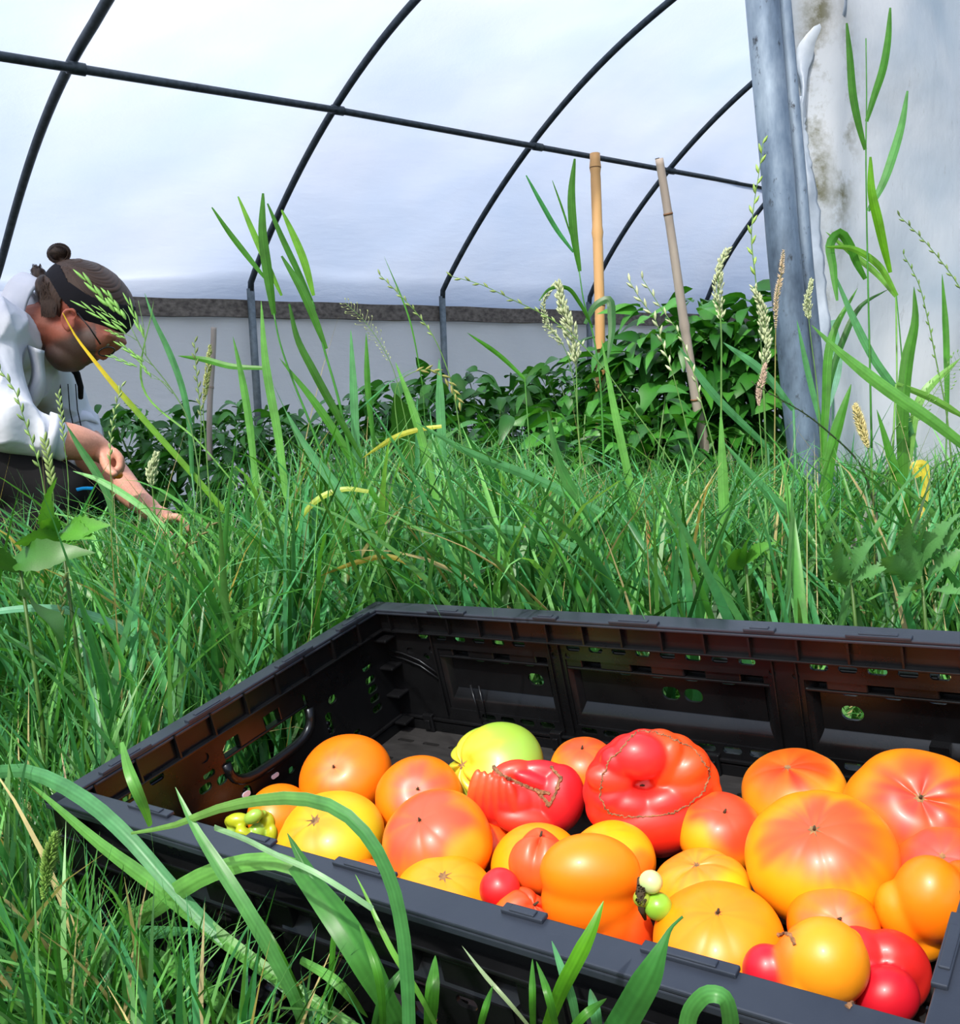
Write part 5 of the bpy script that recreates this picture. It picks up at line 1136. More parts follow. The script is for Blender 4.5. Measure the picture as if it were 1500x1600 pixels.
# ------------------------------------------------------------------ broad-leaved weeds
def leaf_mesh(L, W, seg=8, droop=.35, fold=.25, teeth=0., wave=0., tipp=1.6, c=(.1, .3, .05), lobes=0):
    vs = []; cs = []; f = []
    for i in range(seg + 1):
        t = i / seg; w_ = W / 2 * (math.sin(math.pi * t ** .75) ** .9 if t < 1 else 0) * (1 - .15 * t) + .0004
        if teeth: w_ *= 1 + teeth * (1 if i % 2 else -1)
        if lobes: w_ *= .55 + .45 * abs(math.sin(lobes * math.pi * t))
        x = L * t; z = -droop * L * t ** 2 + .10 * L * t; wz = wave * math.sin(9 * t)
        vs += [(x, -w_, z + fold * w_ + wz * w_), (x, 0, z), (x, w_, z + fold * w_ - wz * w_)]
        k = 1.0; cs += [np.array(c) * k, np.array(c) * 1.25, np.array(c) * k]
        if i < seg: n = 3 * i; f += [(n, n + 1, n + 4, n + 3), (n + 1, n + 2, n + 5, n + 4)]
    return vs, f, cs
def mesh_from(name, vs, f, cs, mat):
    b = MB(); b.add(vs, f, cs); o = b.build(name, mat); me = o.data; bpy.data.objects.remove(o); return me
def basis(dirv, up=(0, 0, 1.)):
    x = np.asarray(dirv, float); x /= np.linalg.norm(x); y = np.cross(up, x); y /= np.linalg.norm(y) + 1e-9; z = np.cross(x, y)
    return x, y, z
def put_leaf(me, p, dirv, s, root, roll_=0., name='leaf'):
    x, y, z = basis(dirv); y, z = y * math.cos(roll_) + z * math.sin(roll_), z * math.cos(roll_) - y * math.sin(roll_)
    o = bpy.data.objects.new(name, me); col.objects.link(o); o.parent = root
    pl = np.asarray(p) - np.array(root.matrix_world.translation)
    o.matrix_local = Matrix([[x[0] * s, y[0] * s, z[0] * s, pl[0]], [x[1] * s, y[1] * s, z[1] * s, pl[1]], [x[2] * s, y[2] * s, z[2] * s, pl[2]], [0, 0, 0, 1]])
    return o
PEP = [mesh_from('pepper_leaf', *leaf_mesh(1, .40 + .05 * k, 7, .45 + .1 * k, .25, c=np.array(lin(*c_))), M['leaf']) for k, c_ in enumerate([(46, 108, 32), (34, 88, 26), (70, 138, 48), (52, 116, 36)])]
SK = simple('green_stem', lin(86, 128, 60), .5)
def pepper(label, px, ytop, d, rad, nleaf, seed, L=(.055, .09), bot=.10, grp='pepper plants along the far wall'):
    rg = np.random.default_rng(seed); top = at(px, ytop, d); base = np.array([top[0], top[1], float(gz(top[0], top[1]))]); H = top[2] - base[2]
    root = empty('pepper_plant', base); b = MB(); tips = []
    b.tube([base, base + [0.01, 0, H * .25], base + [0, 0.01, H * .5]], [.007, .006, .005], 6)
    for k in range(9):
        a = 6.28 * k / 9 + rg.uniform(-.3, .3); e = base + np.array([math.cos(a) * rad * rg.uniform(.3, .8), math.sin(a) * rad * rg.uniform(.3, .8), H * rg.uniform(.6, .96)]); m = base + np.array([math.cos(a) * rad * .25, math.sin(a) * rad * .25, H * .5])
        b.tube([base + np.array([0, 0, H * rg.uniform(.25, .45)]), m, e], [.004, .003, .0015], 5); tips.append(e)
    b.build('stem', SK, root)
    for i in range(nleaf):
        u, v, w_ = rg.uniform(0, 6.28), rg.uniform(0, 1), rg.uniform(.55, 1) ** .5
        z = bot + (1 - bot) * v; env = math.sin(math.pi * min(.12 + .80 * (1 - (1 - v) ** 1.2), .97)) ** .55 if v > .35 else .85
        r = rad * env * w_; p = base + np.array([math.cos(u) * r, math.sin(u) * r, H * z - .02])
        if i < 20: p = tips[i % 9] + rg.normal(0, .012, 3)
        dv = np.array([math.cos(u + rg.normal(0, .6)), math.sin(u + rg.normal(0, .6)), rg.uniform(-.5, .45)])
        put_leaf(PEP[rg.integers(0, 4)], p, dv, rg.uniform(*L), root, rg.normal(0, .5))
    fm = MB(); lv = [leaf_mesh(1, .44, 3, .4, .25, c=np.array(lin(*q))) for q in ((48, 110, 36), (38, 92, 30), (62, 126, 42))]
    for i in range(260):
        a, rr_, zz = rg.uniform(0, 6.28), rad * rg.uniform(.0, .98), H * rg.uniform(.02, .86); p = base + np.array([math.cos(a) * rr_, math.sin(a) * rr_, zz])
        x, y, z = basis([math.cos(a + rg.normal(0, 1)), math.sin(a + rg.normal(0, 1)), rg.uniform(-.6, .4)]); s_ = rg.uniform(*L); vs, f_, cs = lv[i % 3]; vs = np.array(vs)
        fm.add(p + s_ * (vs[:, 0:1] * x + vs[:, 1:2] * y + vs[:, 2:3] * z), f_, cs)
    tag(fm.build('inner_foliage', M['leaf'], root), kind='stuff')
    tag(root, label, 'pepper plant', grp); return root
PPL = [(150, 622, 3.3, .20, 70), (232, 626, 3.2, .20, 80), (318, 622, 3.1, .19, 80), (400, 632, 3.0, .18, 80), (478, 628, 2.95, .18, 80), (556, 612, 2.9, .18, 90), (632, 586, 2.85, .19, 100), (706, 570, 2.8, .19, 110), (780, 566, 2.75, .18, 110), (856, 566, 2.7, .18, 110), (925, 548, 2.65, .18, 110)]
PLAB = ['leafy pepper plant hidden behind the man\'s chest and arm', 'low pepper plant just right of the man\'s chest', 'pepper plant around the foot of the short pale cane', 'pepper plant between the short pale cane and the second hoop leg', 'pepper plant right of the second hoop leg, behind the reed fan', 'pepper plant halfway between the second and middle hoop legs', 'pepper plant just left of the middle hoop leg', 'pepper plant at the foot of the middle hoop leg', 'pepper plant right of the middle hoop leg', 'pepper plant behind the pale green plume', 'pepper plant around the foot of the yellow bamboo cane']
for i, (px_, yt, d_, rd_, nl) in enumerate(PPL):
    pepper(PLAB[i], px_, yt, d_, rd_, int(nl * 2.2), 100 + i, L=(.045, .085))
for i, (px_, yt, d_, rd_, nl) in enumerate([(985, 500, 2.45, .17, 170), (1052, 455, 2.35, .17, 230), (1128, 432, 2.3, .17, 240), (1196, 442, 2.3, .16, 220)]):
    pepper(['bushy pepper plant directly right of the yellow bamboo cane', 'tall dark pepper plant behind the leaning grey cane', 'tallest pepper plant, under the ragged pale plume', 'tall pepper plant right beside the galvanised post'][i], px_, yt, d_, rd_, nl, 200 + i, L=(.07, .105), bot=.05, grp='tall pepper bushes by the post')
for i, (px_, yt, d_) in enumerate([(700, 640, 2.3), (800, 640, 2.2), (890, 620, 2.15), (1000, 600, 2.1), (590, 650, 2.4)]):
    pepper(['small leafy plant right of the big dock leaf, before the pepper row', 'small leafy plant below the drooping seed spike at the centre', 'small leafy plant left of the pale plume stem', 'small leafy plant left of the grey cane foot', 'small leafy plant left of the big dock leaf'][i], px_, yt, d_, .15, 70, 300 + i, L=(.05, .085), grp='small plants before the pepper row')
DOCK = mesh_from('dock_leaf', *leaf_mesh(1, .42, 16, .5, .2, .05, .25, c=np.array(lin(60, 112, 44))), M['leaf'])
DOCK2 = mesh_from('nettle_leaf', *leaf_mesh(1, .50, 18, .35, .25, .10, .1, c=np.array(lin(80, 142, 50))), M['leaf'])
THI = mesh_from('thistle_leaf', *leaf_mesh(1, .42, 28, .35, .5, .22, .3, c=np.array(lin(84, 138, 78)), lobes=5), M['leaf'])
def weed(name, label, cat, px, py, d, leaves, me, sc0):
    p = at(px, py, d); base = np.array([p[0], p[1], float(gz(p[0], p[1]))]); root = empty(name, base); b = MB(); b.tube([base, (base + p) / 2 + [.006, 0, 0], p], [.0024, .002, .0015], 6, lin(80, 116, 52)); b.build('stem', M['leaf'], root)
    for (x0, y0, x1, y1, rl) in leaves:
        a, e = at(x0, y0, d), at(x1, y1, d - .03); L = np.linalg.norm(e - a); put_leaf(me, a, e - a + np.array([0, 0, .15 * L]), L * 1.08, root, rl)
    tag(root, label, cat)
weed('dock_plant', 'broad-leaved dock plant at the left edge of the grass', 'weed', 30, 880, .88, [(30, 895, -60, 850, .9), (20, 880, 104, 868, 1.1), (30, 930, 120, 990, -.6), (0, 920, -60, 990, .6)], DOCK, 1)
weed('nettle', 'leafy nettle shoot below the man', 'weed', 96, 840, .90, [(96, 845, 22, 850, 1.0), (96, 842, 150, 826, 1.0), (92, 832, 60, 812, .7), (98, 830, 132, 842, .8), (82, 830, 66, 752, 1.2)], DOCK2, 1)
weed('dock_plant', 'dark broad leaf standing in the grass at the centre', 'weed', 640, 780, 1.5, [(655, 730, 612, 620, 1.2), (650, 740, 690, 670, 1.0), (640, 760, 590, 720, .8)], DOCK, 1)
weed('thistle', 'spiny thistle rosette at the right edge above the crate', 'weed', 1440, 900, .90, [(1440, 905, 1396, 820, 1.2), (1440, 890, 1484, 806, 1.2), (1450, 900, 1520, 860, .9), (1430, 910, 1366, 870, .9), (1440, 920, 1400, 940, .4), (1455, 925, 1510, 930, .4), (1440, 870, 1440, 800, 1.3), (1460, 870, 1500, 826, 1.2)], THI, 1)
weed('thistle', 'smaller thistle left of the rosette above the crate rim', 'weed', 1330, 905, .92, [(1330, 905, 1290, 850, 1.2), (1330, 900, 1362, 842, 1.2), (1330, 910, 1392, 886, .9), (1325, 915, 1280, 900, .6)], THI, 1)
weed('nettle', 'light green leaf clump right of centre above the crate', 'weed', 1165, 880, 1.0, [(1165, 885, 1160, 835, 1.2), (1165, 880, 1200, 850, 1.0), (1160, 890, 1135, 860, 1.0)], DOCK2, 1)
b_ = blade('curled yellowing blade in front of the end sheet', [(1436, 745), (1428, 728), (1440, 724), (1446, 760), (1440, 800)], 1.2, 1.2, 12, lin(210, 196, 70), down=True, wp=lambda t: .9)
blade('dry brown leaf behind the crate near the centre', [(1012, 812), (1014, 840), (1020, 868), (1030, 885)], 1.1, 1.1, 9, lin(190, 140, 90))
blade('yellow-green arched blade at the centre', [(566, 716), (590, 700), (620, 682), (660, 670), (690, 666)], 1.15, 1.15, 8, lin(196, 200, 80), down=False)
blade('yellowing blade arching left of the fan of leaves', [(462, 830), (480, 796), (505, 775), (540, 764), (576, 768)], 1.05, 1.05, 9, lin(170, 190, 80), down=False)
blade('brown-edged blade arch below the centre grass', [(500, 900), (560, 878), (610, 870), (640, 882), (660, 905)], 1.0, 1.0, 8, lin(150, 140, 60), down=False)
blade('blue plastic tie lying in the grass below the man\'s hands', [(104, 768), (116, 766), (130, 763), (146, 763)], 1.7, 1.7, 6, lin(20, 140, 220), down=False, name='plastic_tie', wp=lambda t: .8)
bpy.data.objects['plastic_tie']['category'] = 'tie'
# ------------------------------------------------------------------ the man
R3, D3, V3 = CM[:, 0], CM[:, 1], CM[:, 2]
def ell(b, px, py, d, rx, ry, rz, rot=0., n1=22, n2=30):
    """ellipsoid: image radii in pixels, depth radius in metres"""
    Cw = at(px, py, d); a = rx * d / FPX; bb = ry * d / FPX; g = math.radians(rot)
    e1 = R3 * math.cos(g) + D3 * math.sin(g); e2 = -R3 * math.sin(g) + D3 * math.cos(g); vs = []
    for i in range(n1 + 1):
        t = math.pi * i / n1
        for j in range(n2):
            p = 2 * math.pi * j / n2; vs.append(Cw + e1 * a * math.sin(t) * math.cos(p) + e2 * bb * math.cos(t) + V3 * rz * math.sin(t) * math.sin(p))
    b.add(vs, [(i * n2 + j, i * n2 + (j + 1) % n2, (i + 1) * n2 + (j + 1) % n2, (i + 1) * n2 + j) for i in range(n1) for j in range(n2)])
def limb(b, nodes, n=16, squash=1.):
    """tapered limb through (px,py,depth,radius px) nodes"""
    q = spline(np.array(nodes, float), 7 * (len(nodes) - 1) + 1); pts = [at(*p[:3]) for p in q]; r = [p[3] * p[2] / FPX for p in q]
    b.tube(pts, r, n)
    for i in (0, -1): ell(b, q[i][0], q[i][1], q[i][2], q[i][3], q[i][3], r[i], 0, 10, 14)
def fuse(name, b, vox, it, mat, colf, parent, disp=None, fac=.5):
    o = b.build('tmp', mat); rm = o.modifiers.new('r', 'REMESH'); rm.mode = 'VOXEL'; rm.voxel_size = vox; rm.use_smooth_shade = True
    sm = o.modifiers.new('s', 'SMOOTH'); sm.factor = fac; sm.iterations = it
    dg = bpy.context.evaluated_depsgraph_get(); me = bpy.data.meshes.new_from_object(o.evaluated_get(dg)); bpy.data.objects.remove(o); me.name = name
    n = len(me.vertices); V = np.zeros(n * 3); me.vertices.foreach_get('co', V); V = V.reshape(-1, 3)
    if disp:
        N = np.zeros(n * 3); me.vertices.foreach_get('normal', N); V = V + N.reshape(-1, 3) * disp(V)[:, None]; me.vertices.foreach_set('co', V.ravel()); me.update()
    a = me.color_attributes.get('Col') or me.color_attributes.new('Col', 'FLOAT_COLOR', 'POINT')
    C4 = np.ones((n, 4), np.float32); C4[:, :3] = np.clip(colf(V), 0, 1); a.data.foreach_set('color', C4.ravel())
    me.polygons.foreach_set('use_smooth', [True] * len(me.polygons))
    if not me.materials: me.materials.append(mat)
    s = bpy.data.objects.new(name, me); col.objects.link(s); adopt(s, parent); return s
def skin_mat():
    t = NT('skin'); a = t.n('ShaderNodeVertexColor', layer_name='Col'); no = t.noise(240, 3, .7)
    r = t.ramp(no.outputs[0], [(.3, (.86, .82, .8)), (.7, (1.06, 1.05, 1.05))]); c = t.mix(1., a.outputs[0], r.outputs[0], 'MULTIPLY')
    p = t.n('ShaderNodeBsdfPrincipled'); t.l(c, p.inputs['Base Color']); p.inputs['Roughness'].default_value = .5
    p.inputs['Subsurface Weight'].default_value = .12; p.inputs['Subsurface Radius'].default_value = (.01, .003, .0015); p.inputs['Subsurface Scale'].default_value = .5
    t.l(t.bump(no.outputs[0], .2, .001), p.inputs['Normal']); t.l(p.outputs[0], t.out.inputs[0]); return t.m
M['skin'] = skin_mat()
def cloth_mat(name, c, c2, s=8):
    t = NT(name); n1 = t.noise(s, 4, .6); n2 = t.noise(900, 2, .5)
    r = t.ramp(n1.outputs[0], [(.3, c2), (.7, c)]); p = t.n('ShaderNodeBsdfPrincipled'); t.l(r.outputs[0], p.inputs['Base Color']); p.inputs['Roughness'].default_value = .85; p.inputs['Specular IOR Level'].default_value = .2
    b1 = t.n('ShaderNodeBump'); b1.inputs['Strength'].default_value = .5; b1.inputs['Distance'].default_value = .012; t.l(n1.outputs[0], b1.inputs['Height'])
    b2 = t.n('ShaderNodeBump'); b2.inputs['Strength'].default_value = .2; b2.inputs['Distance'].default_value = .0005; t.l(n2.outputs[0], b2.inputs['Height']); t.l(b1.outputs[0], b2.inputs['Normal'])
    t.l(b2.outputs[0], p.inputs['Normal']); t.l(p.outputs[0], t.out.inputs[0]); return t.m
M['shirt'] = cloth_mat('white_cotton', (.70, .73, .80), (.60, .64, .73))
M['trouser'] = cloth_mat('black_cotton', (.008, .008, .009), (.005, .005, .006))
M['band'] = cloth_mat('black_headband', (.014, .014, .019), (.009, .009, .012))
def hair_mat():
    t = NT('brown_hair'); a = t.n('ShaderNodeVertexColor', layer_name='Col'); p = t.n('ShaderNodeBsdfPrincipled'); t.l(a.outputs[0], p.inputs['Base Color'])
    p.inputs['Roughness'].default_value = .5; p.inputs['Specular IOR Level'].default_value = .35; t.l(p.outputs[0], t.out.inputs[0]); return t.m
M['hair'] = hair_mat()
M['frame'] = simple('glasses_frame', (.01, .01, .012), .3, bump=0)
HD = 1.85
man = empty('person', at(-40, 1035, 1.95)); man.location[2] = 0.0
bpy.context.view_layer.update()
b = MB()
ell(b, 140, 469, HD, 70, 53, .073, 35, 30, 40)                       # cranium
ell(b, 146, 512, HD, 50, 34, .060, 35); ell(b, 118, 530, HD, 46, 36, .060, 30); ell(b, 104, 556, HD, 30, 24, .050, 20)
ell(b, 100, 566, HD, 19, 15, .034, 10); ell(b, 136, 548, HD, 20, 14, .036, 20)
ell(b, 144, 528, HD - .040, 24, 20, .022, 20); ell(b, 144, 528, HD + .040, 24, 20, .022, 20)      # cheeks
ell(b, 180, 529, HD, 12, 9, .050, 20)                                # brow
for s in (-1, 1): ell(b, 165, 533, HD + s * .031, 9, 6, .013, 10)    # lids
limb(b, [(174, 537, HD, 6), (168, 548, HD, 7), (161, 555, HD, 8.5)]); ell(b, 154, 553, HD - .010, 6, 5, .009); ell(b, 154, 553, HD + .010, 6, 5, .009)
ell(b, 139, 558, HD, 9, 4.5, .020, 35); ell(b, 129, 566, HD, 8, 4.5, .018, 35)                      # lips
for s in (-1, 1):
    ell(b, 107, 500, HD + s * .074, 11, 17, .006, -22)
    limb(b, [(101, 512, HD + s * .078, 3), (97, 498, HD + s * .083, 3.2), (103, 485, HD + s * .085, 3.4), (115, 484, HD + s * .083, 3.2), (120, 494, HD + s * .079, 2.8)], 8)
    limb(b, [(104, 513, HD + s * .078, 4), (106, 517, HD + s * .076, 3.6)], 8)
limb(b, [(98, 512, HD, 40), (66, 512, HD, 41), (10, 525, HD + .02, 50)])
limb(b, [(20, 530, HD + .03, 70), (-120, 550, HD + .05, 84), (-250, 620, HD + .06, 84)])
# near arm and hand
ND = 1.72
limb(b, [(-30, 560, ND, 46), (-20, 620, ND - .03, 38), (14, 668, ND - .05, 32)]); limb(b, [(14, 668, ND - .05, 32), (70, 684, ND - .02, 30), (120, 692, ND + .02, 28), (150, 700, ND + .05, 21), (162, 708, ND + .06, 18)])
ell(b, 170, 714, ND + .062, 19, 15, .036, 40); ell(b, 176, 724, ND + .058, 10, 12, .026, 20)
def finger(nodes, r0, r1):
    n = len(nodes); limb(b, [(x, y, d, r0 + (r1 - r0) * i / (n - 1)) for i, (x, y, d) in enumerate(nodes)], 10)
for k, dz_ in enumerate((-.028, -.009, .010, .028)):
    e = ND + .062 + dz_; l_ = (0, 3, 2, -3)[k]
    finger([(178, 706 + k, e), (187 + l_ * .3, 716 + k, e), (187 + l_ * .5, 730 + l_, e - .002), (179, 741 + l_, e - .004)], 7.6, 5.6)
finger([(164, 722, ND + .03), (170, 734, ND + .016), (178, 740, ND + .012)], 8.4, 6.4)
# far arm and hand
FD = 2.0
limb(b, [(40, 560, FD + .12, 44), (80, 620, FD + .08, 36), (118, 678, FD + .02, 32)]); limb(b, [(118, 678, FD + .02, 31), (150, 716, FD - .02, 30), (184, 750, FD - .06, 25), (216, 782, FD - .10, 19), (234, 796, FD - .12, 17)])
ell(b, 252, 806, FD - .13, 22, 14, .036, 28)
for k, dz_ in enumerate((-.030, -.010, .010, .028)):
    e = FD - .135 + dz_; L_ = (0, 5, 3, -4)[k]
    finger([(264, 808 + k, e), (278 + L_ * .5, 808 + k * 2, e), (290 + L_, 816 + k * 2, e + .002), (296 + L_, 828 + k * 2, e + .004)], 6.8, 5.)
finger([(246, 814, FD - .165), (256, 828, FD - .175), (268, 836, FD - .175)], 7.6, 5.8)
# legs inside the trousers
limb(b, [(-260, 650, HD - .02, 60), (-60, 700, HD - .12, 56), (90, 762, HD - .12, 40)]); limb(b, [(90, 762, HD - .12, 40), (-20, 880, HD - .1, 32), (-160, 960, HD - .08, 24)])
limb(b, [(-260, 650, HD + .16, 60), (-40, 700, HD + .24, 56), (120, 760, HD + .24, 40)]); limb(b, [(120, 760, HD + .24, 40), (0, 860, HD + .22, 32), (-140, 940, HD + .22, 24)])
SKN, SKSHADE, STB, SKR = np.array(lin(206, 150, 128)), np.array(lin(176, 106, 84)), np.array(lin(104, 86, 78)), np.array(lin(200, 106, 84))
def skincol(V):
    x, y, d = pix(V); nn = nz3(V * 22, 3, 1.5); c = np.broadcast_to(SKN, V.shape).copy() * (1 + .05 * nn)[:, None]
    face = sstep(620, 590, y) * (x > 20) * (d < 2.1); c = mixc(c, SKSHADE, face)  # shade on the face put into the colour as darker skin
    ear = np.exp(-(((x - 107) / 18) ** 2 + ((y - 500) / 22) ** 2)); c = mixc(c, SKR, ear * .8)
    # stubble along the jaw: below a line from the ear to the mouth
    u = (x - 66) * .55 + (y - 500) * .835; ja = sstep(26, 44, u - .18 * (x - 66) + 4 * nn) * face * (x < 150) * (x > 62)
    side = np.exp(-(((x - 124) / 12) ** 2 + ((y - 520) / 14) ** 2))
    c = mixc(c, STB, np.clip(ja * .92 + side * .55 * face, 0, 1)); lips = np.exp(-(((x - 133) / 6) ** 2 + ((y - 562) / 5) ** 2)); return mixc(c, lin(150, 80, 72), lips * .8)
fuse('body', b, .0034, 7, M['skin'], skincol, man, fac=.45)
# hair, headband from one head surface
HU = [(60, 396), (94, 416), (107, 441), (132, 458), (152, 468), (180, 474), (230, 484)]; HLc = [(50, 410), (77, 434), (96, 466), (119, 491), (140, 503), (162, 512), (200, 521), (230, 526)]
up_ = lambda x: np.interp(x, [p[0] for p in HU], [p[1] for p in HU]); lo_ = lambda x: np.interp(x, [p[0] for p in HLc], [p[1] for p in HLc])
def headsurf(rx, ry, rz, n1=150, n2=220):
    Cw = at(140, 469, HD); g = math.radians(35); e1 = R3 * math.cos(g) + D3 * math.sin(g); e2 = -R3 * math.sin(g) + D3 * math.cos(g); s = HD / FPX
    T, Ph = np.meshgrid(np.linspace(.003, math.pi - .003, n1), np.linspace(0, 2 * math.pi, n2, endpoint=False), indexing='ij')
    V = Cw + (rx * s * np.sin(T) * np.cos(Ph))[..., None] * e1 + (ry * s * np.cos(T))[..., None] * e2 + (rz * np.sin(T) * np.sin(Ph))[..., None] * V3
    idx = np.arange(n1 * n2).reshape(n1, n2); F = np.stack([idx[:-1], np.roll(idx, -1, 1)[:-1], np.roll(idx, -1, 1)[1:], idx[1:]], -1).reshape(-1, 4)
    return V.reshape(-1, 3), F, T, Ph
def part_of(name, V, F, cond, C, mat, thick):
    x, y, _ = pix(V); cf = cond(x[F].mean(1), y[F].mean(1)); o = build_np(name, V, F[cf], C, mat, man)
    bm = bmesh.new(); bm.from_mesh(o.data); bmesh.ops.delete(bm, geom=[v for v in bm.verts if not v.link_faces], context='VERTS'); bm.to_mesh(o.data); bm.free()
    sm = o.modifiers.new('t', 'SOLIDIFY'); sm.thickness = thick; sm.offset = 1; return o
V, F, T, Ph = headsurf(70.5, 54, .0745)
# comb lines converge on the bun
x, y, _ = pix(V); ang = np.arctan2(y - 412, x - 100) + (V - at(140, 469, HD)) @ V3 * 6
st_ = np.sin(ang * 60 + 2 * np.sin(ang * 23)) * .5 + np.sin(ang * 131 + 1) * .35 + np.sin(ang * 37) * .35
Cn = np.array(lin(62, 45, 34)) * (1 + .62 * st_)[:, None] + np.array(lin(60, 50, 42)) * (np.clip(nz3(V * 9, 8, 1.2), 0, 1) * .4)[:, None]
Cen = at(140, 469, HD); V2 = V + (V - Cen) * (.016 * st_)[:, None]
part_of('hair', V2, F, lambda a, c: c < up_(a) + 3, np.clip(Cn, .004, 1), M['hair'], .003)
part_of('hair_back', V2, F, lambda a, c: (c > lo_(a) - 3) & (a < 98 - (c - 440) * .06) & (c < 500) & (c > 425), np.clip(Cn, .004, 1), M['hair'], .003)
V, F, T, Ph = headsurf(72.3, 56, .0765)
part_of('headband', V, F, lambda a, c: (c > up_(a)) & (c < lo_(a)), (.5, .5, .5), M['band'], .002)
def strands(name, n, fn, c, r, seed):
    rg = np.random.default_rng(seed); b = MB()
    for i in range(n):
        P = fn(rg); b.tube(P, [r, r, r * .8, r * .4][:len(P)] if len(P) <= 4 else [r * (1 - .6 * k / len(P)) for k in range(len(P))], 4, np.array(c) * rg.uniform(.55, 1.5), cap=False)
    return b.build(name, M['hair'], man)
HC = lin(58, 42, 32)
b = MB(); ell(b, 92, 396, HD, 17, 14, .022, -10); ell(b, 99, 408, HD, 8, 8, .012); bun = fuse('hair_bun', b, .002, 4, M['hair'], lambda V: np.array(lin(50, 36, 28)) * (1 + .5 * np.sin(np.arctan2(pix(V)[1] - 396, pix(V)[0] - 92) * 9 + (V @ V3) * 900))[:, None], man)
def bunst(rg):
    a0 = rg.uniform(0, 6.28); rr = rg.uniform(.8, 1.12); t0 = rg.uniform(-.9, .9); P = []
    for k in range(9): a = a0 + k * .42; P.append(at(92 + 17 * rr * math.cos(a), 396 + 14.5 * rr * math.sin(a), HD + .021 * t0 * math.cos(k * .2) - .004))
    return P
strands('loose_hair', 90, bunst, HC, .0007, 5)
def nape(rg):
    x0, y0 = rg.uniform(66, 98), rg.uniform(436, 452); z = HD + rg.uniform(-.07, .07); x1 = rg.uniform(62, 92); y1 = rg.uniform(476, 494)
    e = .9 if abs(z - HD) > .03 else 1
    return [at(x0, y0, z), at((x0 + x1) / 2 - 3, (y0 + y1) / 2, z), at(x1, y1, z)]
b = MB(); ell(b, 80, 462, HD, 15, 32, .056, -10); ell(b, 62, 432, HD, 9, 14, .016, 20); ell(b, 56, 424, HD, 7, 8, .012); fuse('nape_hair', b, .003, 4, M['hair'], lambda V: np.array(lin(50, 36, 28)) * (1 + .45 * np.sin(pix(V)[0] * .9 + np.sin(pix(V)[1] * .1) * 2))[:, None], man)
strands('nape_strands', 320, lambda rg: [at(rg.uniform(62, 92), rg.uniform(440, 452), HD - .062 + rg.uniform(0, .02)), at(rg.uniform(62, 90), 470, HD - .064), at(rg.uniform(64, 88), rg.uniform(482, 497), HD - .06)], HC, .0007, 6)
strands('hair_tuft', 60, lambda rg: [at(rg.uniform(60, 74), rg.uniform(440, 450), HD - .01 + rg.uniform(-.01, .01)), at(rg.uniform(58, 70), 428, HD + rg.uniform(-.01, .01)), at(rg.uniform(50, 64), rg.uniform(412, 422), HD + rg.uniform(-.01, .01)), at(rg.uniform(46, 60), rg.uniform(418, 438), HD + rg.uniform(-.01, .01))], HC, .0007, 7)
# eyes, brows, glasses
b = MB(); [ell(b, 166, 536, HD + s * .031, 5, 5, .009) for s in (-1, 1)]; b.build('eye', simple('eye_white', (.5, .45, .42), .3, bump=0), man)
b = MB()
for s in (-1, 1):
    z = HD + s * .084; b.tube([at(121, 489, z), at(140, 512, z), at(157, 538, HD + s * .066)], [.0014, .0013, .0016], 6)
    cen = at(166, 548, HD + s * .036); n_ = []
    for k in range(25):
        a = 6.28 * k / 24; n_.append(cen + V3 * s * .026 * math.cos(a) + (R3 * -.55 + D3 * .35) * .017 * math.sin(a) * 1.2 + (R3 * .2 + D3 * .4) * .004)
    b.tube(n_, .0014, 6)
b.tube([at(168, 544, HD - .01), at(170, 543, HD), at(168, 544, HD + .01)], .0014, 6)
b.build('glasses', M['frame'], man)
def brow(rg):
    s = rg.choice([-1, 1]); t = rg.uniform(0, 1); z = HD + s * (.018 + .034 * t); return [at(184 - 4 * t, 530 + 2 * t, z), at(187 - 5 * t, 533 + 3 * t, z)]
strands('eyebrow', 60, brow, lin(80, 60, 48), .0006, 9)
# shirt
b = MB()
limb(b, [(38, 520, HD + .02, 66), (-40, 545, HD + .03, 102), (-150, 575, HD + .05, 112), (-260, 625, HD + .06, 108)], 24)
ell(b, -10, 528, HD - .10, 62, 66, .12, 20); ell(b, 10, 540, HD + .15, 64, 66, .12, 20); ell(b, 56, 580, HD + .08, 46, 62, .13, -25); ell(b, 92, 620, FD, 40, 56, .09, -20)
limb(b, [(-26, 560, ND, 64), (-14, 615, ND - .03, 62), (10, 655, ND - .05, 54), (52, 678, ND - .03, 42), (76, 682, ND - .02, 36)], 22)
limb(b, [(60, 590, FD + .10, 56), (90, 640, FD + .05, 50), (122, 682, FD + .01, 40)], 20); ell(b, 126, 726, HD + .15, 18, 22, .05, 20)
def folds(V):
    x, y, d = pix(V); w1 = nz3(V * np.array([9, 9, 5]), 21, 1.1); u = (x * .6 + y * .5) / 14 + 2.2 * w1
    w2 = nz3(V * np.array([20, 20, 12]), 22, 1.2); rid = 1 - 2 * np.abs(np.sin(u * .5 + 1.2 * w2)) ** .7; r2 = 1 - 2 * np.abs(np.sin((x * .75 - y * .55) / 22 + 2.4 * w1 + .6 * w2)) ** .7
    return .0055 * rid * (.4 + .6 * np.clip(.5 + w1, 0, 1)) + .006 * r2 * np.clip(.4 - w1, 0, 1) + .005 * w1 + .0025 * w2
fuse('chef_shirt', b, .0044, 5, M['shirt'], lambda V: np.ones_like(V), man, folds)
b = MB()                                             # open cuff ends
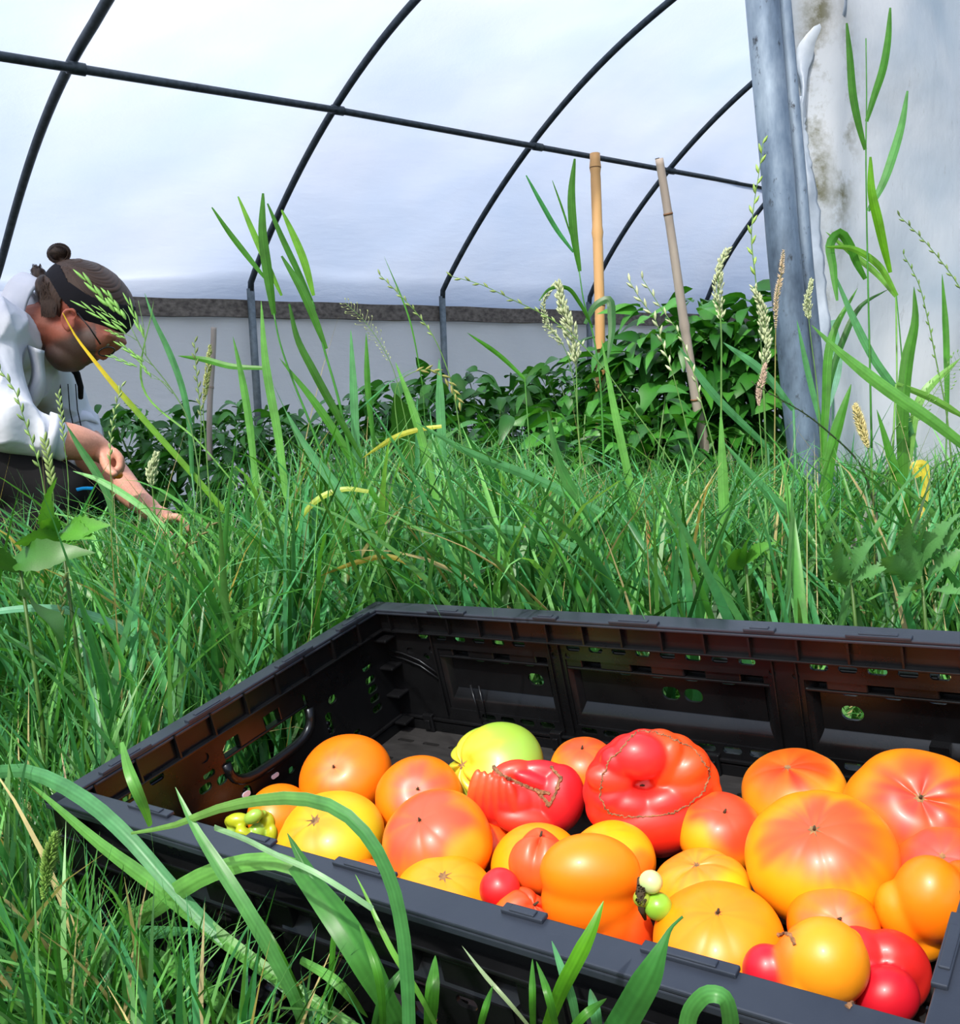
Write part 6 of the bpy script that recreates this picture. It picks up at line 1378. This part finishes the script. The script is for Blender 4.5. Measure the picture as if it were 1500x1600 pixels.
for (nodes) in ([(72, 681, ND - .02, 38.5), (88, 684, ND - .012, 36.5)], [(116, 676, FD + .015, 41), (126, 688, FD, 38)]):
    q = [at(*n_[:3]) for n_ in nodes]; b.tube(q, [n_[3] * n_[2] / FPX for n_ in nodes], 24, cap=False)
o = b.build('shirt_cuff', M['shirt'], man); sm = o.modifiers.new('t', 'SOLIDIFY'); sm.thickness = .004
# collar: band round the neck
rows = []
for k in range(41):
    a = 2 * math.pi * k / 40; cc_ = at(64, 500, HD); rr1, rr2 = 58 * HD / FPX, .074
    tilt = R3 * .22 * math.sin(a)
    o1 = cc_ + (D3 * .98 - R3 * .10) * rr1 * math.sin(a) + V3 * rr2 * math.cos(a); ax_ = (R3 * .98 - D3 * .05) * .016
    rows.append([o1 * 1 - ax_ * 2.4 + (o1 - cc_) * .22, o1 - ax_ + (o1 - cc_) * .06, o1 + ax_ * (.3 + .5 * max(0, -math.sin(a))), o1 + ax_ * .2 + (o1 - cc_) * .05, o1 - ax_ * 2.0 + (o1 - cc_) * .3])
o = loft('shirt_collar', rows, M['shirt'], .002); adopt(o, man)
# front placket hanging open, with dark strap
rows = []
for k in range(18):
    t = k / 17; p = spline([(60, 545), (64, 590), (52, 620), (40, 640)], 18)[k]; rows.append([at(p[0] - 18 + 6 * t, p[1] - 6, HD - .10 + .05 * t), at(p[0] - 4, p[1], HD - .125 + .04 * t), at(p[0] + 10 - 4 * math.sin(6 * t), p[1] + 3, HD - .10 + .05 * t)])
o = loft('shirt_front', rows, M['shirt'], .002); adopt(o, man)
b = MB(); b.tube([at(112, 574, FD - .09), at(120, 584, FD - .095), at(126, 604, FD - .08), at(126, 622, FD - .06)], [.007, .007, .006, .005], 6); b.build('apron_strap', M['band'], man)
b = MB()
for xx in (0, 12, 24): b.tube([at(94 + xx, 600, FD - .093 + xx * .0006), at(97 + xx, 640, FD - .098 + xx * .0006), at(104 + xx, 672, FD - .078)], .0011, 4)
b.build('pocket_stitching', M['band'], man)
# trousers
b = MB()
limb(b, [(-260, 650, HD - .02, 82), (-60, 702, HD - .12, 74), (92, 768, HD - .12, 50)], 20); limb(b, [(92, 768, HD - .12, 50), (-20, 886, HD - .1, 42), (-160, 962, HD - .08, 34)])
limb(b, [(-260, 650, HD + .16, 82), (-40, 702, HD + .24, 74), (122, 766, HD + .24, 50)], 20); limb(b, [(122, 766, HD + .24, 50), (0, 866, HD + .22, 42), (-140, 945, HD + .22, 34)]); ell(b, -200, 670, HD + .07, 120, 80, .2)
fuse('trousers', b, .008, 5, M['trouser'], lambda V: np.ones_like(V), man, lambda V: .003 * nz3(V * 12, 4, 1.))
b = MB(); ell(b, -190, 985, HD - .08, 60, 24, .05, 8); ell(b, -170, 960, HD + .22, 56, 24, .05, 8); fuse('shoe', b, .006, 2, M['rubber'], lambda V: np.ones_like(V), man)
tag(man, 'man with a hair bun and black headband, crouching in a white shirt', 'person')
# small things in his near hand
b = MB(); ell(b, 183, 741, ND + .045, 9, 7, .008, 20); o = b.build('orange_tomato_piece', M['tom']); 
o.data.color_attributes['Col'].data.foreach_set('color', np.tile(np.array(lin(240, 130, 20) + (1,), np.float32), len(o.data.vertices))); o.name = 'tiny_tomato'; tag(o, 'tiny orange tomato held in the man\'s near hand', 'tomato')
